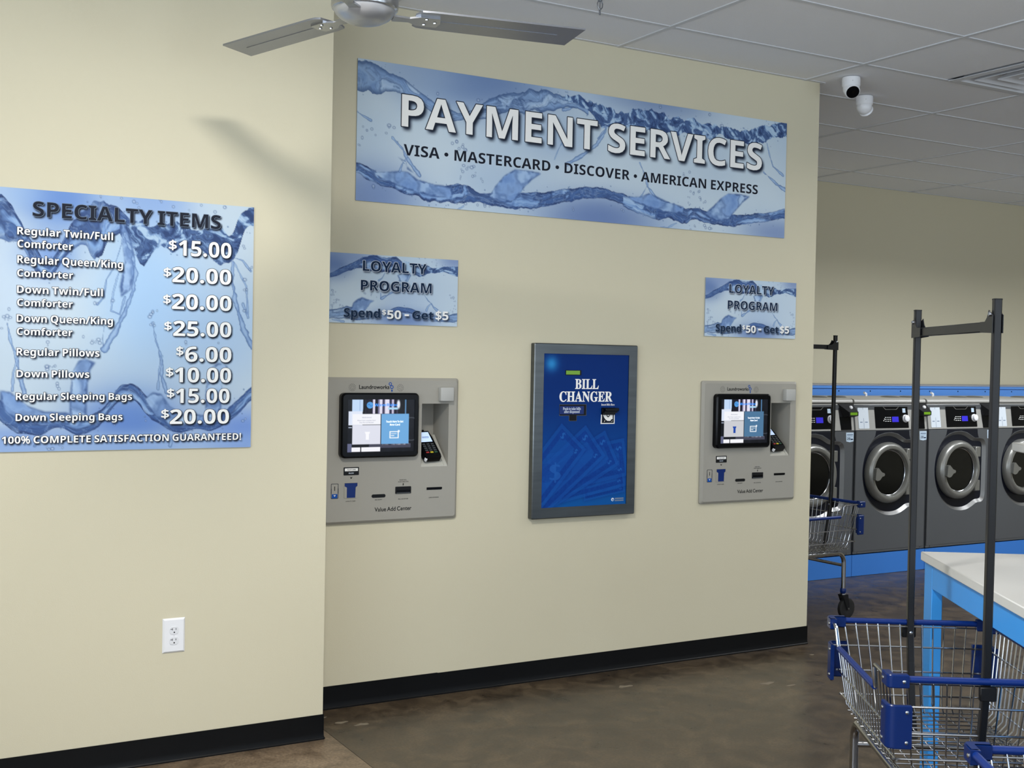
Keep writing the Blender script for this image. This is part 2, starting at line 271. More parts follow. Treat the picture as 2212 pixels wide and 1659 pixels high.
# ------------------------------------------------------------------ lettering (embedded outlines)
# per character: advance width, then outlines as x,y,x,y... in 1/250 of the capital height
GLY = {}
GLY['b'] = {
'A': [242, [[0,0,88,251,153,251,242,0,185,0,166,60,75,60,57,0],[89,104,154,104,135,162,131,177,125,196,121,212,116,195,110,175,106,162]]],
'B': [235, [[32,0,32,250,109,250,153,246,185,236,196,228,204,217,209,203,210,187,208,167,200,151,188,139,172,133,172,131,195,122,204,114,211,104,215,90,217,72,211,42,192,19,163,5,125,0],[84,151,115,151,135,153,147,158,154,167,156,180,154,192,146,200,132,205,112,207,84,207],[84,44,119,44,139,46,152,53,159,64,162,78,159,90,152,100,139,107,117,109,84,109]]],
'C': [223, [[133,-4,98,0,69,12,47,32,32,57,23,89,20,125,24,160,34,192,51,217,74,237,103,249,138,254,175,249,211,236,194,193,165,204,138,209,111,204,91,187,79,160,75,124,79,89,90,62,109,46,138,41,168,44,201,54,201,9,169,0]]],
'D': [259, [[32,0,32,250,110,250,147,246,178,236,204,219,223,195,235,164,239,127,237,98,230,72,219,50,203,32,183,18,160,8,133,2,102,0],[84,44,107,44,141,49,165,64,179,90,184,126,179,162,166,187,143,202,113,207,84,207]]],
'E': [196, [[32,0,32,250,175,250,175,207,84,207,84,152,169,152,169,108,84,108,84,44,175,44,175,0]]],
'F': [192, [[32,0,32,250,175,250,175,207,84,207,84,142,168,142,168,99,84,99,84,0]]],
'G': [254, [[137,-4,110,-1,87,5,67,15,50,29,37,48,28,70,22,96,20,125,24,162,36,193,54,219,80,238,112,250,151,254,190,249,225,238,208,196,181,206,151,209,129,207,110,199,95,186,84,169,77,149,75,124,77,101,82,81,90,64,103,51,119,43,140,41,159,42,174,44,174,96,126,96,126,140,225,140,225,11,185,0]]],
'H': [268, [[32,0,32,250,84,250,84,152,183,152,183,250,236,250,236,0,183,0,183,108,84,108,84,0]]],
'I': [136, [[11,0,11,30,42,44,42,206,11,220,11,250,125,250,125,220,95,206,95,44,125,30,125,0]]],
'J': [116, [[5,-74,-13,-72,-26,-70,-26,-26,-14,-28,-1,-29,16,-26,22,-20,27,-12,32,16,32,250,84,250,84,16,82,-13,74,-36,62,-53,47,-65,27,-71]]],
'K': [232, [[32,0,32,250,84,250,84,136,95,150,105,165,173,250,232,250,145,139,232,0,172,0,107,105,84,89,84,0]]],
'L': [198, [[32,0,32,250,84,250,84,44,186,44,186,0]]],
'M': [330, [[32,0,32,250,104,250,163,59,164,59,227,250,299,250,299,0,249,0,249,118,250,146,251,175,252,196,250,196,186,0,137,0,77,196,76,196,77,175,78,145,79,116,79,0]]],
'N': [285, [[32,0,32,250,98,250,207,63,208,63,206,97,206,132,206,250,253,250,253,0,186,0,77,189,76,189,78,153,79,118,79,0]]],
'O': [279, [[139,-4,102,1,72,13,49,32,33,58,24,89,20,126,24,162,33,193,49,219,72,238,102,250,140,254,177,250,207,238,229,219,246,193,255,162,258,125,255,89,246,58,229,32,207,13,177,1],[139,41,169,47,188,64,199,90,203,125,199,161,188,187,169,204,140,210,111,204,91,187,80,161,76,125,80,90,91,64,111,47]]],
'P': [220, [[32,0,32,250,111,250,153,245,182,229,199,204,204,172,202,151,195,131,183,114,165,100,140,92,107,89,84,89,84,0],[84,132,102,132,122,135,137,141,147,153,151,170,148,186,140,197,127,204,109,207,84,207]]],
'Q': [279, [[189,-60,143,-4,139,-4,102,1,72,13,49,32,33,58,24,89,20,126,24,162,33,193,49,219,72,238,102,250,140,254,177,250,207,238,229,219,246,193,255,162,258,125,255,86,243,53,224,26,197,8,257,-60],[139,41,169,47,188,64,199,90,203,125,199,161,188,187,169,204,140,210,111,204,91,187,80,161,76,125,80,90,91,64,111,47]]],
'R': [231, [[32,0,32,250,104,250,149,245,180,231,198,208,204,175,203,159,198,145,180,123,158,109,231,0,172,0,113,96,84,96,84,0],[84,139,102,139,124,141,139,148,148,159,151,174,148,189,138,199,123,205,100,207,84,207]]],
'S': [193, [[87,-4,49,0,16,12,16,61,53,47,72,42,91,40,108,42,119,48,125,56,127,67,124,80,113,90,78,108,60,117,40,132,25,153,20,166,19,182,25,212,42,235,69,249,104,254,141,249,178,236,161,195,130,206,102,209,89,208,79,202,73,194,71,184,74,172,83,163,118,144,151,126,163,115,172,102,177,87,179,69,173,39,155,16,126,1]]],
'T': [203, [[75,0,75,206,7,206,7,250,196,250,196,206,128,206,128,0]]],
'U': [265, [[131,-4,108,-2,88,3,70,11,56,22,36,51,30,89,30,250,83,250,83,97,86,71,95,54,111,44,133,41,155,44,170,55,179,72,182,97,182,250,235,250,235,88,232,64,224,41,209,23,189,9,163,0]]],
'V': [228, [[85,0,0,250,54,250,100,101,105,87,110,65,114,46,117,65,123,87,127,101,174,250,228,250,143,0]]],
'W': [339, [[64,0,0,250,52,250,84,113,89,93,93,69,96,48,99,69,104,92,108,110,144,250,194,250,231,110,235,92,239,69,242,48,245,69,250,93,255,113,286,250,339,250,275,0,215,0,181,131,178,143,175,160,171,177,169,190,167,177,164,160,160,143,158,131,124,0]]],
'X': [234, [[0,0,83,129,5,250,64,250,118,160,171,250,228,250,149,126,234,0,173,0,115,95,57,0]]],
'Y': [218, [[83,0,83,96,0,250,57,250,109,147,161,250,218,250,136,97,136,0]]],
'Z': [203, [[8,0,8,34,128,206,12,206,12,250,191,250,191,216,71,44,194,44,194,0]]],
'a': [211, [[74,-4,51,0,32,11,19,30,15,57,20,84,36,102,63,113,100,118,133,119,133,127,131,140,126,150,116,155,104,157,76,152,50,143,33,178,67,190,106,195,140,191,165,178,180,157,185,127,185,0,149,0,139,26,137,26,125,13,111,4,95,-2],[93,35,109,37,122,45,131,57,133,73,133,89,113,88,92,85,78,79,71,69,68,57,70,47,75,40]]],
'b': [222, [[132,-4,114,-2,99,4,79,21,76,21,67,0,27,0,27,266,79,266,79,204,79,183,77,166,79,166,88,177,100,186,115,193,134,195,163,188,186,170,201,139,206,96,201,53,186,22,162,3],[118,39,132,43,143,54,150,72,153,97,150,121,143,139,132,149,117,153,100,150,88,140,82,124,79,102,79,96,82,72,88,54,99,43]]],
'c': [180, [[105,-4,67,2,39,20,22,51,16,95,19,126,28,152,42,171,61,184,84,192,110,195,144,191,169,182,154,141,131,150,110,153,92,149,79,138,72,120,69,95,72,70,80,53,92,42,110,39,139,43,163,55,163,11,138,0]]],
'd': [222, [[88,-4,59,3,36,22,21,52,16,95,21,138,36,169,60,188,89,195,108,193,123,187,135,178,144,167,146,167,144,183,142,205,142,266,194,266,194,0,154,0,144,25,142,25,133,14,121,5,107,-1],[106,38,125,41,137,51,143,67,146,89,146,95,144,120,137,138,125,149,105,152,90,149,78,137,71,119,69,95,71,70,78,52,90,42]]],
'e': [207, [[114,-4,87,-1,63,7,43,21,28,40,19,64,16,94,19,125,27,150,41,170,59,183,81,192,106,195,142,189,169,172,186,145,192,108,192,83,69,83,72,63,82,48,97,39,116,35,150,39,181,50,181,10,151,0],[70,117,143,117,140,133,134,146,123,155,106,158,93,155,81,148,73,135]]],
'f': [136, [[36,0,36,152,7,152,7,177,36,191,36,205,38,227,44,243,54,255,67,262,84,266,103,268,131,265,151,260,138,222,125,225,109,227,99,225,93,220,88,203,88,191,133,191,133,152,88,152,88,0]]],
'g': [222, [[99,-84,61,-82,27,-73,27,-31,64,-42,102,-46,120,-43,132,-35,140,-21,142,-2,142,1,143,14,144,25,142,25,131,12,119,3,104,-2,88,-4,58,3,35,23,21,54,16,95,21,137,35,168,59,188,89,195,106,193,121,188,134,179,145,167,146,167,150,191,194,191,194,0,188,-36,170,-63,140,-79],[106,37,124,40,136,49,143,64,146,89,146,95,143,121,136,139,124,149,106,152,90,149,78,138,71,120,69,95,71,70,78,52,90,41]]],
'h': [230, [[27,0,27,266,79,266,79,212,79,185,77,167,80,167,90,179,103,188,118,193,135,195,163,191,185,178,199,156,204,125,204,0,152,0,152,112,150,130,144,143,134,150,121,153,101,149,88,137,82,117,79,90,79,0]]],
'i': [107, [[54,215,43,216,33,221,27,228,25,241,27,253,33,261,54,266,74,261,80,253,82,241,80,228,74,221],[27,0,27,191,79,191,79,0]]],
'j': [107, [[54,215,43,216,33,221,27,228,25,241,27,253,33,261,54,266,74,261,80,253,82,241,80,228,74,221],[12,-84,-6,-83,-22,-80,-22,-39,-11,-41,2,-42,12,-41,20,-36,25,-27,27,-13,27,191,79,191,79,-21,78,-37,73,-53,64,-65,51,-75,34,-82]]],
'k': [217, [[27,0,27,266,79,266,79,147,79,126,77,104,77,104,88,119,100,133,154,191,213,191,137,108,217,0,157,0,102,77,79,60,79,0]]],
'l': [107, [[27,0,27,266,79,266,79,0]]],
'm': [344, [[27,0,27,191,67,191,74,167,77,167,87,179,101,188,117,193,133,195,152,193,168,188,181,179,191,167,195,167,206,179,220,188,236,193,252,195,280,191,301,178,313,156,318,125,318,0,265,0,265,112,264,130,258,143,249,150,237,153,219,149,207,138,201,120,199,96,199,0,146,0,146,112,145,130,139,143,130,150,118,153,99,149,88,137,82,117,79,90,79,0]]],
'n': [230, [[27,0,27,191,67,191,74,167,77,167,88,179,102,188,118,193,136,195,164,191,185,178,199,156,204,125,204,0,152,0,152,112,150,130,144,143,135,150,121,153,101,149,88,137,82,117,79,90,79,0]]],
'o': [217, [[108,-4,83,-1,60,8,42,22,28,42,19,66,16,96,22,138,41,169,70,188,109,195,134,192,157,183,175,169,189,150,198,125,201,96,195,54,176,22,146,3],[109,39,126,42,138,53,145,71,148,96,145,121,138,138,126,149,108,153,90,149,78,138,71,121,69,96,71,71,78,53,90,42]]],
'p': [222, [[27,-84,27,191,70,191,77,166,79,166,100,186,115,193,134,195,163,188,186,170,201,139,206,96,201,53,185,22,162,3,132,-4,114,-2,99,4,79,21,77,21,79,-7,79,-84],[118,39,133,43,144,54,151,72,153,97,150,121,144,139,133,149,117,153,100,150,88,140,82,124,79,102,79,96,82,72,88,54,99,43]]],
'q': [222, [[142,-84,142,-4,144,25,142,25,133,14,122,5,107,-1,88,-4,59,3,36,22,21,52,16,95,21,138,36,169,59,188,89,195,108,193,123,187,135,178,144,167,146,167,150,191,194,191,194,-84],[106,37,125,41,137,50,143,66,146,89,146,95,144,120,137,138,125,149,106,152,90,149,78,137,71,119,69,95,71,70,78,52,90,41]]],
'r': [159, [[27,0,27,191,67,191,75,159,77,159,87,173,100,184,116,192,134,195,143,194,152,193,148,144,141,145,132,146,107,141,96,135,87,126,81,114,79,97,79,0]]],
's': [174, [[79,-4,45,-1,16,8,16,51,49,39,81,35,94,36,103,39,108,44,109,51,107,60,95,69,68,81,39,96,28,105,21,115,17,127,16,141,21,165,36,181,60,191,91,195,125,191,159,180,143,142,116,152,91,156,73,153,68,144,71,135,82,127,107,116,136,102,146,94,154,85,159,72,161,57,156,31,140,12,115,0]]],
't': [152, [[93,-4,62,2,50,10,41,22,35,38,33,60,33,152,8,152,8,174,37,192,52,232,85,232,85,191,139,191,139,152,85,152,85,60,87,50,91,44,99,40,108,38,125,40,141,44,141,5,120,-1]]],
'u': [230, [[94,-4,66,1,45,13,31,35,26,67,26,191,78,191,78,79,80,62,86,49,95,41,109,38,129,42,142,54,148,74,151,101,151,191,203,191,203,0,163,0,156,25,153,25,142,12,128,3,112,-2]]],
'v': [199, [[73,0,0,191,55,191,91,82,96,62,99,43,100,43,108,82,145,191,199,191,126,0]]],
'w': [300, [[58,0,4,191,55,191,77,106,82,85,85,62,88,44,89,44,91,57,93,74,96,90,98,99,121,191,179,191,201,99,205,84,208,62,210,44,211,44,214,61,218,85,222,106,245,191,296,191,241,0,185,0,170,67,166,85,160,110,154,135,150,151,149,151,145,135,139,110,133,84,129,66,114,0]]],
'x': [202, [[2,0,67,98,5,191,64,191,101,130,139,191,198,191,136,98,201,0,141,0,101,65,61,0]]],
'y': [199, [[39,-84,23,-83,12,-81,12,-40,21,-41,33,-42,47,-40,59,-32,67,-21,73,-8,76,1,0,191,57,191,93,84,97,68,99,50,100,50,103,68,108,84,143,191,199,191,118,-25,105,-51,87,-69,64,-80]]],
'z': [171, [[9,0,9,31,98,151,15,151,15,191,157,191,157,157,71,40,160,40,160,0]]],
'0': [200, [[100,-4,79,-1,61,5,46,16,34,31,18,71,13,125,15,163,21,194,32,220,49,238,71,250,100,254,121,252,139,245,154,235,166,220,182,179,187,125,185,88,179,56,168,31,151,12,129,0],[100,39,116,45,127,61,133,87,135,125,133,162,127,189,116,206,100,211,83,206,72,189,67,162,65,125,67,88,72,61,83,45]]],
'1': [200, [[92,0,92,145,92,168,93,194,86,187,75,177,46,154,21,186,101,250,145,250,145,0]]],
'2': [200, [[14,0,14,37,77,100,107,133,124,157,129,180,127,193,121,202,111,208,99,209,85,208,71,203,42,184,13,218,36,235,64,248,103,254,125,251,145,245,160,234,172,220,179,204,182,186,180,166,173,148,150,114,112,77,80,47,80,44,189,44,189,0]]],
'3': [200, [[85,-4,47,0,13,10,13,55,47,43,80,39,104,41,120,48,128,60,131,76,126,94,118,100,107,105,71,108,52,108,52,149,71,149,106,153,116,158,123,165,127,182,125,194,119,203,108,209,91,211,75,209,60,205,38,193,14,229,48,246,70,252,95,254,130,250,156,238,173,219,179,194,175,171,163,153,146,140,125,132,125,131,151,124,171,112,182,95,186,73,184,52,176,34,162,18,143,6,117,-1]]],
'4': [200, [[113,0,113,52,6,52,6,89,116,250,164,250,164,93,194,93,194,52,164,52,164,0],[53,93,113,93,113,135,113,155,114,176,115,189,113,189,107,176,98,162]]],
'5': [200, [[84,-4,47,0,17,10,17,56,48,44,83,40,103,42,119,49,128,61,131,79,128,96,118,107,103,115,81,117,61,115,43,111,22,123,32,250,167,250,167,205,78,205,73,156,86,159,105,160,127,157,146,151,162,140,174,125,182,107,184,84,178,47,159,20,128,2]]],
'6': [200, [[104,-4,79,-1,57,8,39,23,25,44,15,72,12,106,15,149,26,189,36,206,48,222,65,235,85,245,109,251,138,253,155,252,171,250,171,208,157,211,141,211,113,209,93,202,78,190,69,174,63,155,61,133,63,133,72,145,83,154,98,160,117,162,147,157,169,142,184,117,189,83,183,47,166,20,139,2],[103,39,117,42,128,50,135,63,138,83,136,99,129,111,119,119,104,122,83,117,70,104,65,87,69,65,82,46,91,41]]],
'7': [200, [[39,0,133,206,9,206,9,250,189,250,189,217,94,0]]],
'8': [200, [[100,-4,63,1,35,14,18,36,12,63,16,87,26,105,42,119,60,131,45,142,32,156,23,173,20,193,23,212,31,227,44,238,61,246,80,251,100,253,121,251,140,246,156,238,169,227,177,211,180,193,177,172,167,156,153,143,135,132,161,116,180,94,186,80,188,65,185,45,177,29,163,15,146,5,125,-1],[100,154,121,168,128,177,130,189,128,200,122,208,112,213,100,215,88,213,78,208,72,200,70,189,72,177,79,168],[99,35,117,37,129,44,136,54,139,66,133,83,119,96,102,106,98,109,71,91,64,80,61,67,64,54,71,44,83,38]]],
'9': [200, [[62,-4,45,-3,29,-1,29,41,43,39,59,38,86,40,107,48,121,60,131,75,136,94,139,116,137,116,117,95,102,89,82,87,53,92,30,107,16,132,11,166,17,202,34,230,61,247,96,253,121,250,143,241,161,226,175,205,185,177,188,143,185,101,173,61,164,43,151,27,135,15,115,5,91,-1],[96,127,117,133,130,146,135,162,131,185,118,203,109,209,97,210,83,208,72,200,65,186,62,167,64,150,71,138,81,130]]],
'$': [200, [[89,-20,89,17,51,20,22,29,22,58,52,49,89,44,89,115,59,126,38,139,26,156,22,178,26,201,40,218,61,230,89,235,89,266,111,266,111,235,145,231,173,222,163,196,138,204,111,209,111,138,150,124,163,116,173,106,179,93,181,77,176,55,162,37,140,25,111,19,111,-20],[89,146,89,208,72,205,61,199,54,191,52,180,54,168,60,159,71,152],[111,46,129,49,141,55,148,64,151,75,148,87,142,95,130,102,111,107]]],
'/': [130, [[4,0,97,250,127,250,34,0]]],
'%': [291, [[68,97,46,102,30,117,20,142,17,175,20,208,29,233,45,248,68,254,91,248,107,233,117,208,121,175,118,142,108,117,92,102],[63,0,201,250,228,250,90,0],[68,119,80,122,88,133,94,151,95,175,94,200,88,218,80,228,68,232,57,228,49,218,44,200,43,175,44,151,49,133,57,122],[221,-4,199,2,183,17,173,42,170,75,173,108,182,133,198,148,221,153,244,148,260,133,270,108,274,75,271,42,261,17,245,2],[221,19,233,22,242,33,247,50,248,75,247,100,242,117,233,128,221,131,210,128,202,117,197,100,196,75,197,50,202,33,210,22]]],
'!': [94, [[37,70,28,250,66,250,57,70],[47,-5,32,1,27,8,25,19,27,30,32,37,47,42,62,37,67,30,69,19,67,8,62,1]]],
}
GLY['s'] = {
'B': [243, [[9,0,9,10,25,12,34,18,39,28,41,45,41,202,38,226,28,238,8,241,8,250,121,250,163,246,193,236,212,218,218,192,214,172,203,156,184,144,157,136,189,127,212,113,225,95,230,72,223,42,204,19,172,5,131,0],[100,138,103,138,128,141,145,150,153,165,156,190,154,211,148,226,136,235,119,238,109,237,103,233,100,215],[122,13,142,17,155,27,163,45,165,70,162,97,152,114,135,124,108,127,100,127,100,36,105,18,111,15]]],
'I': [143, [[7,0,7,10,23,13,34,18,39,27,41,41,41,212,40,226,35,235,25,239,7,241,7,250,134,250,134,241,118,239,107,235,102,226,100,212,100,42,103,24,113,14,135,10,135,0]]],
'L': [234, [[8,0,8,10,25,12,34,17,39,28,41,44,41,208,39,223,34,233,24,239,9,241,9,250,137,250,137,241,114,238,107,235,103,229,100,208,100,45,102,26,110,17,128,15,153,17,173,22,189,31,203,44,215,62,225,85,235,85,221,0]]],
'C': [257, [[141,-6,106,-2,75,11,50,31,31,57,18,89,14,125,18,161,31,193,50,219,76,239,107,251,142,256,170,252,202,242,213,239,224,243,230,256,240,256,240,169,230,169,215,200,196,223,172,238,146,243,116,236,96,214,83,176,79,124,84,76,97,41,120,20,153,13,175,16,197,25,217,39,235,58,246,49,225,25,200,8,172,-2]]],
'H': [287, [[8,0,8,10,25,12,34,17,39,28,41,44,41,208,39,223,34,233,24,238,9,241,9,250,133,250,133,241,112,237,103,228,100,208,100,138,188,138,188,208,185,228,176,237,155,241,155,250,278,250,278,241,262,238,253,233,248,223,247,208,247,44,248,28,253,18,263,12,278,10,278,0,155,0,155,10,171,12,181,17,186,27,188,44,188,121,100,121,100,44,102,28,107,17,116,12,133,10,133,0]]],
'A': [240, [[-5,0,-5,10,5,12,13,17,27,41,113,256,123,256,211,48,226,19,233,12,243,10,243,0,126,0,126,10,148,14,156,25,150,45,139,73,57,73,43,39,41,32,41,27,48,14,68,10,70,10,70,0],[62,88,133,88,97,175]]],
'N': [271, [[221,-6,59,192,59,43,60,27,65,17,75,12,91,10,91,0,10,0,10,10,30,13,39,23,42,43,42,213,20,238,10,241,10,250,86,250,215,93,215,207,212,227,202,237,182,241,182,250,263,250,263,241,247,239,238,233,233,223,232,207,232,-6]]],
'G': [279, [[147,-6,110,-1,78,11,51,30,32,56,19,88,15,126,19,162,32,193,51,219,77,239,107,251,141,256,171,252,203,242,213,239,223,243,230,256,240,256,240,169,230,169,221,190,210,208,196,223,181,234,164,241,147,243,118,236,97,214,84,177,80,125,85,74,99,37,109,24,121,15,135,9,151,7,169,9,180,15,186,25,188,39,188,70,186,85,181,93,170,98,151,100,151,109,275,109,275,100,260,98,251,94,246,85,245,70,245,16,196,0]]],
'E': [243, [[8,0,8,9,24,11,34,16,40,26,41,43,41,202,40,222,34,234,24,239,9,241,9,250,219,250,219,176,211,176,202,205,187,223,162,233,127,236,110,235,102,229,100,213,100,135,106,135,128,138,142,148,152,165,158,190,167,190,167,65,158,65,150,100,142,110,132,117,102,122,100,122,100,37,102,26,105,19,126,15,151,17,172,21,189,29,204,41,216,57,226,79,236,79,221,0]]],
'R': [260, [[8,0,8,10,25,12,34,17,39,28,41,44,41,208,39,223,34,233,24,238,9,241,9,250,119,250,167,246,202,234,222,213,229,184,225,163,215,146,197,132,173,123,237,28,248,14,263,10,264,10,264,0,186,0,111,117,100,117,100,44,102,28,107,17,116,12,133,10,133,0],[100,128,112,128,137,132,154,142,163,159,167,184,164,207,156,224,142,233,123,237,111,236,104,232,100,212]]],
'n': [209, [[10,0,10,9,25,14,29,31,29,139,25,156,20,160,10,162,10,170,81,170,81,147,104,168,133,175,154,171,169,160,178,142,181,116,181,31,185,14,191,10,199,9,199,0,111,0,111,9,114,9,125,14,129,31,129,119,126,142,120,147,111,149,95,144,81,129,81,31,85,14,90,10,99,9,99,0]]],
's': [158, [[83,-6,67,-3,48,3,40,5,33,2,28,-5,20,-5,20,58,29,58,36,37,48,21,62,11,77,8,89,10,98,15,104,22,105,32,100,46,86,58,59,71,42,81,30,93,23,106,20,121,24,142,36,160,54,171,77,175,91,173,109,169,113,168,117,167,122,169,126,175,134,175,134,122,125,122,118,139,108,152,96,160,82,163,71,161,64,157,59,150,58,142,63,128,80,116,105,104,121,94,133,83,139,70,141,52,137,28,125,10,107,-2]]],
'e': [165, [[84,-6,64,-3,46,6,32,19,20,38,13,60,11,86,13,111,21,132,32,150,48,163,66,172,86,175,115,170,137,154,151,129,155,95,155,91,64,91,67,61,76,40,90,27,110,23,130,29,148,47,156,40,142,20,125,6,106,-3],[64,105,111,105,111,118,106,152,99,160,88,163,78,160,70,150,65,134,64,112]]],
't': [125, [[68,-5,49,-2,36,6,29,19,27,39,27,153,11,153,11,164,48,203,71,233,79,233,79,170,114,170,114,153,79,153,79,45,82,28,86,24,92,22,104,27,113,41,122,36,112,18,100,5,85,-3]]],
'r': [158, [[10,0,10,9,25,14,29,31,29,138,25,157,11,161,11,170,80,170,80,138,90,154,103,165,116,172,128,175,142,173,151,167,157,158,159,146,157,136,153,129,145,124,136,122,122,127,114,137,104,143,96,140,89,133,84,121,82,105,82,31,83,20,87,14,108,9,108,0]]],
'l': [110, [[10,0,10,9,25,14,29,31,29,218,26,236,21,240,11,241,11,250,81,250,81,31,85,14,99,9,99,0]]],
'P': [229, [[8,0,8,10,25,12,34,17,39,28,41,44,41,208,39,223,34,233,24,238,9,241,9,250,117,250,158,248,184,242,201,232,214,218,222,202,225,182,219,154,201,132,173,118,133,113,100,113,100,44,102,28,107,17,116,12,133,10,133,0],[100,126,111,126,134,129,149,139,158,155,160,181,158,206,151,223,138,233,119,237,104,233,100,219]]],
'u': [206, [[72,-6,50,-2,36,9,28,28,25,53,25,136,22,155,16,160,6,162,6,170,78,170,78,41,83,25,89,21,97,20,113,24,125,36,125,136,121,156,115,160,104,162,104,170,178,170,178,38,182,21,198,16,198,7,164,4,125,-6,125,22,115,11,102,2,88,-4]]],
'h': [209, [[10,0,10,9,25,14,29,31,29,219,25,236,20,240,10,242,10,250,81,250,81,146,105,168,133,175,154,171,169,160,178,142,181,116,181,31,185,14,191,10,199,9,199,0,111,0,111,9,114,9,125,14,129,31,129,119,126,142,120,147,111,149,95,144,81,129,81,31,85,14,90,10,99,9,99,0]]],
'o': [185, [[93,-6,70,-3,50,6,33,20,21,39,13,60,10,84,13,109,21,131,33,149,50,163,70,172,92,175,115,172,135,163,151,150,164,132,171,110,174,84,171,59,164,38,151,20,135,6,115,-3],[93,6,106,10,115,21,119,45,121,84,119,125,114,149,105,160,93,164,79,160,70,149,66,125,64,85,66,45,70,21,79,10]]],
'a': [189, [[140,-6,128,-4,118,1,113,8,110,19,83,1,52,-5,35,-2,22,6,14,19,11,35,17,57,35,75,65,90,109,104,109,132,107,146,103,155,94,160,81,162,63,159,57,150,62,141,67,127,66,118,60,111,52,106,42,105,32,106,25,112,20,120,18,130,20,142,27,153,38,162,52,169,69,173,89,175,123,171,145,160,157,142,161,115,161,34,162,22,167,19,176,23,181,15,161,0],[83,18,96,22,109,35,109,93,90,86,76,76,68,63,65,46,69,25]]],
'k': [197, [[10,0,10,9,25,14,29,31,29,218,26,236,21,239,11,241,11,250,81,250,81,93,125,136,132,145,134,153,129,159,115,161,113,161,113,170,190,170,190,161,169,156,151,143,122,115,190,19,198,11,206,9,206,0,116,0,116,9,119,9,128,11,131,17,127,27,89,81,81,74,81,31,85,14,99,9,99,0]]],
'f': [117, [[8,0,8,9,22,12,27,19,29,40,29,152,9,152,9,170,29,170,29,194,33,220,46,239,68,251,96,255,116,253,132,245,141,233,145,219,143,209,138,201,131,197,123,195,107,200,103,207,101,215,106,231,107,234,108,237,106,242,99,243,89,242,84,236,81,214,81,170,112,170,112,152,81,152,81,36,83,22,87,14,95,10,110,9,110,0]]],
'd': [203, [[77,-6,59,-3,43,6,29,19,19,37,13,57,11,81,13,107,20,130,30,149,45,163,61,172,80,175,104,170,122,154,122,220,121,230,117,236,97,241,97,250,175,250,175,41,178,22,184,18,194,15,194,6,161,3,122,-6,122,21,103,1],[94,15,102,17,111,23,118,31,122,42,122,133,119,141,113,148,96,154,81,150,72,137,66,115,65,84,66,54,71,32,80,20]]],
'p': [204, [[10,-76,10,-68,22,-64,28,-55,29,-35,29,133,25,155,11,162,11,170,79,170,79,144,88,158,99,167,112,173,126,175,145,172,161,164,174,150,184,133,190,111,192,88,190,62,184,40,173,21,160,6,143,-3,125,-6,100,0,81,18,81,-32,83,-54,92,-65,108,-67,108,-76],[107,15,122,20,131,32,137,54,139,85,137,114,132,136,124,149,109,153,94,147,81,129,81,38,92,21]]],
'b': [198, [[24,-6,24,213,20,235,4,241,4,250,76,250,76,153,96,169,121,175,140,172,156,164,169,151,179,135,186,114,188,91,185,65,177,41,165,22,148,7,128,-2,105,-6,81,0,58,15,29,-6],[100,8,117,13,127,27,133,52,135,88,133,117,127,138,117,150,101,154,85,148,79,141,76,133,76,38,77,25,82,15,90,10]]],
'i': [109, [[55,199,44,201,36,207,30,216,28,226,30,237,36,246,44,252,55,254,66,252,75,246,81,237,83,226,81,216,75,207,66,201],[10,0,10,9,25,14,29,31,29,138,26,156,11,161,11,170,81,170,81,31,85,14,99,9,99,0]]],
}
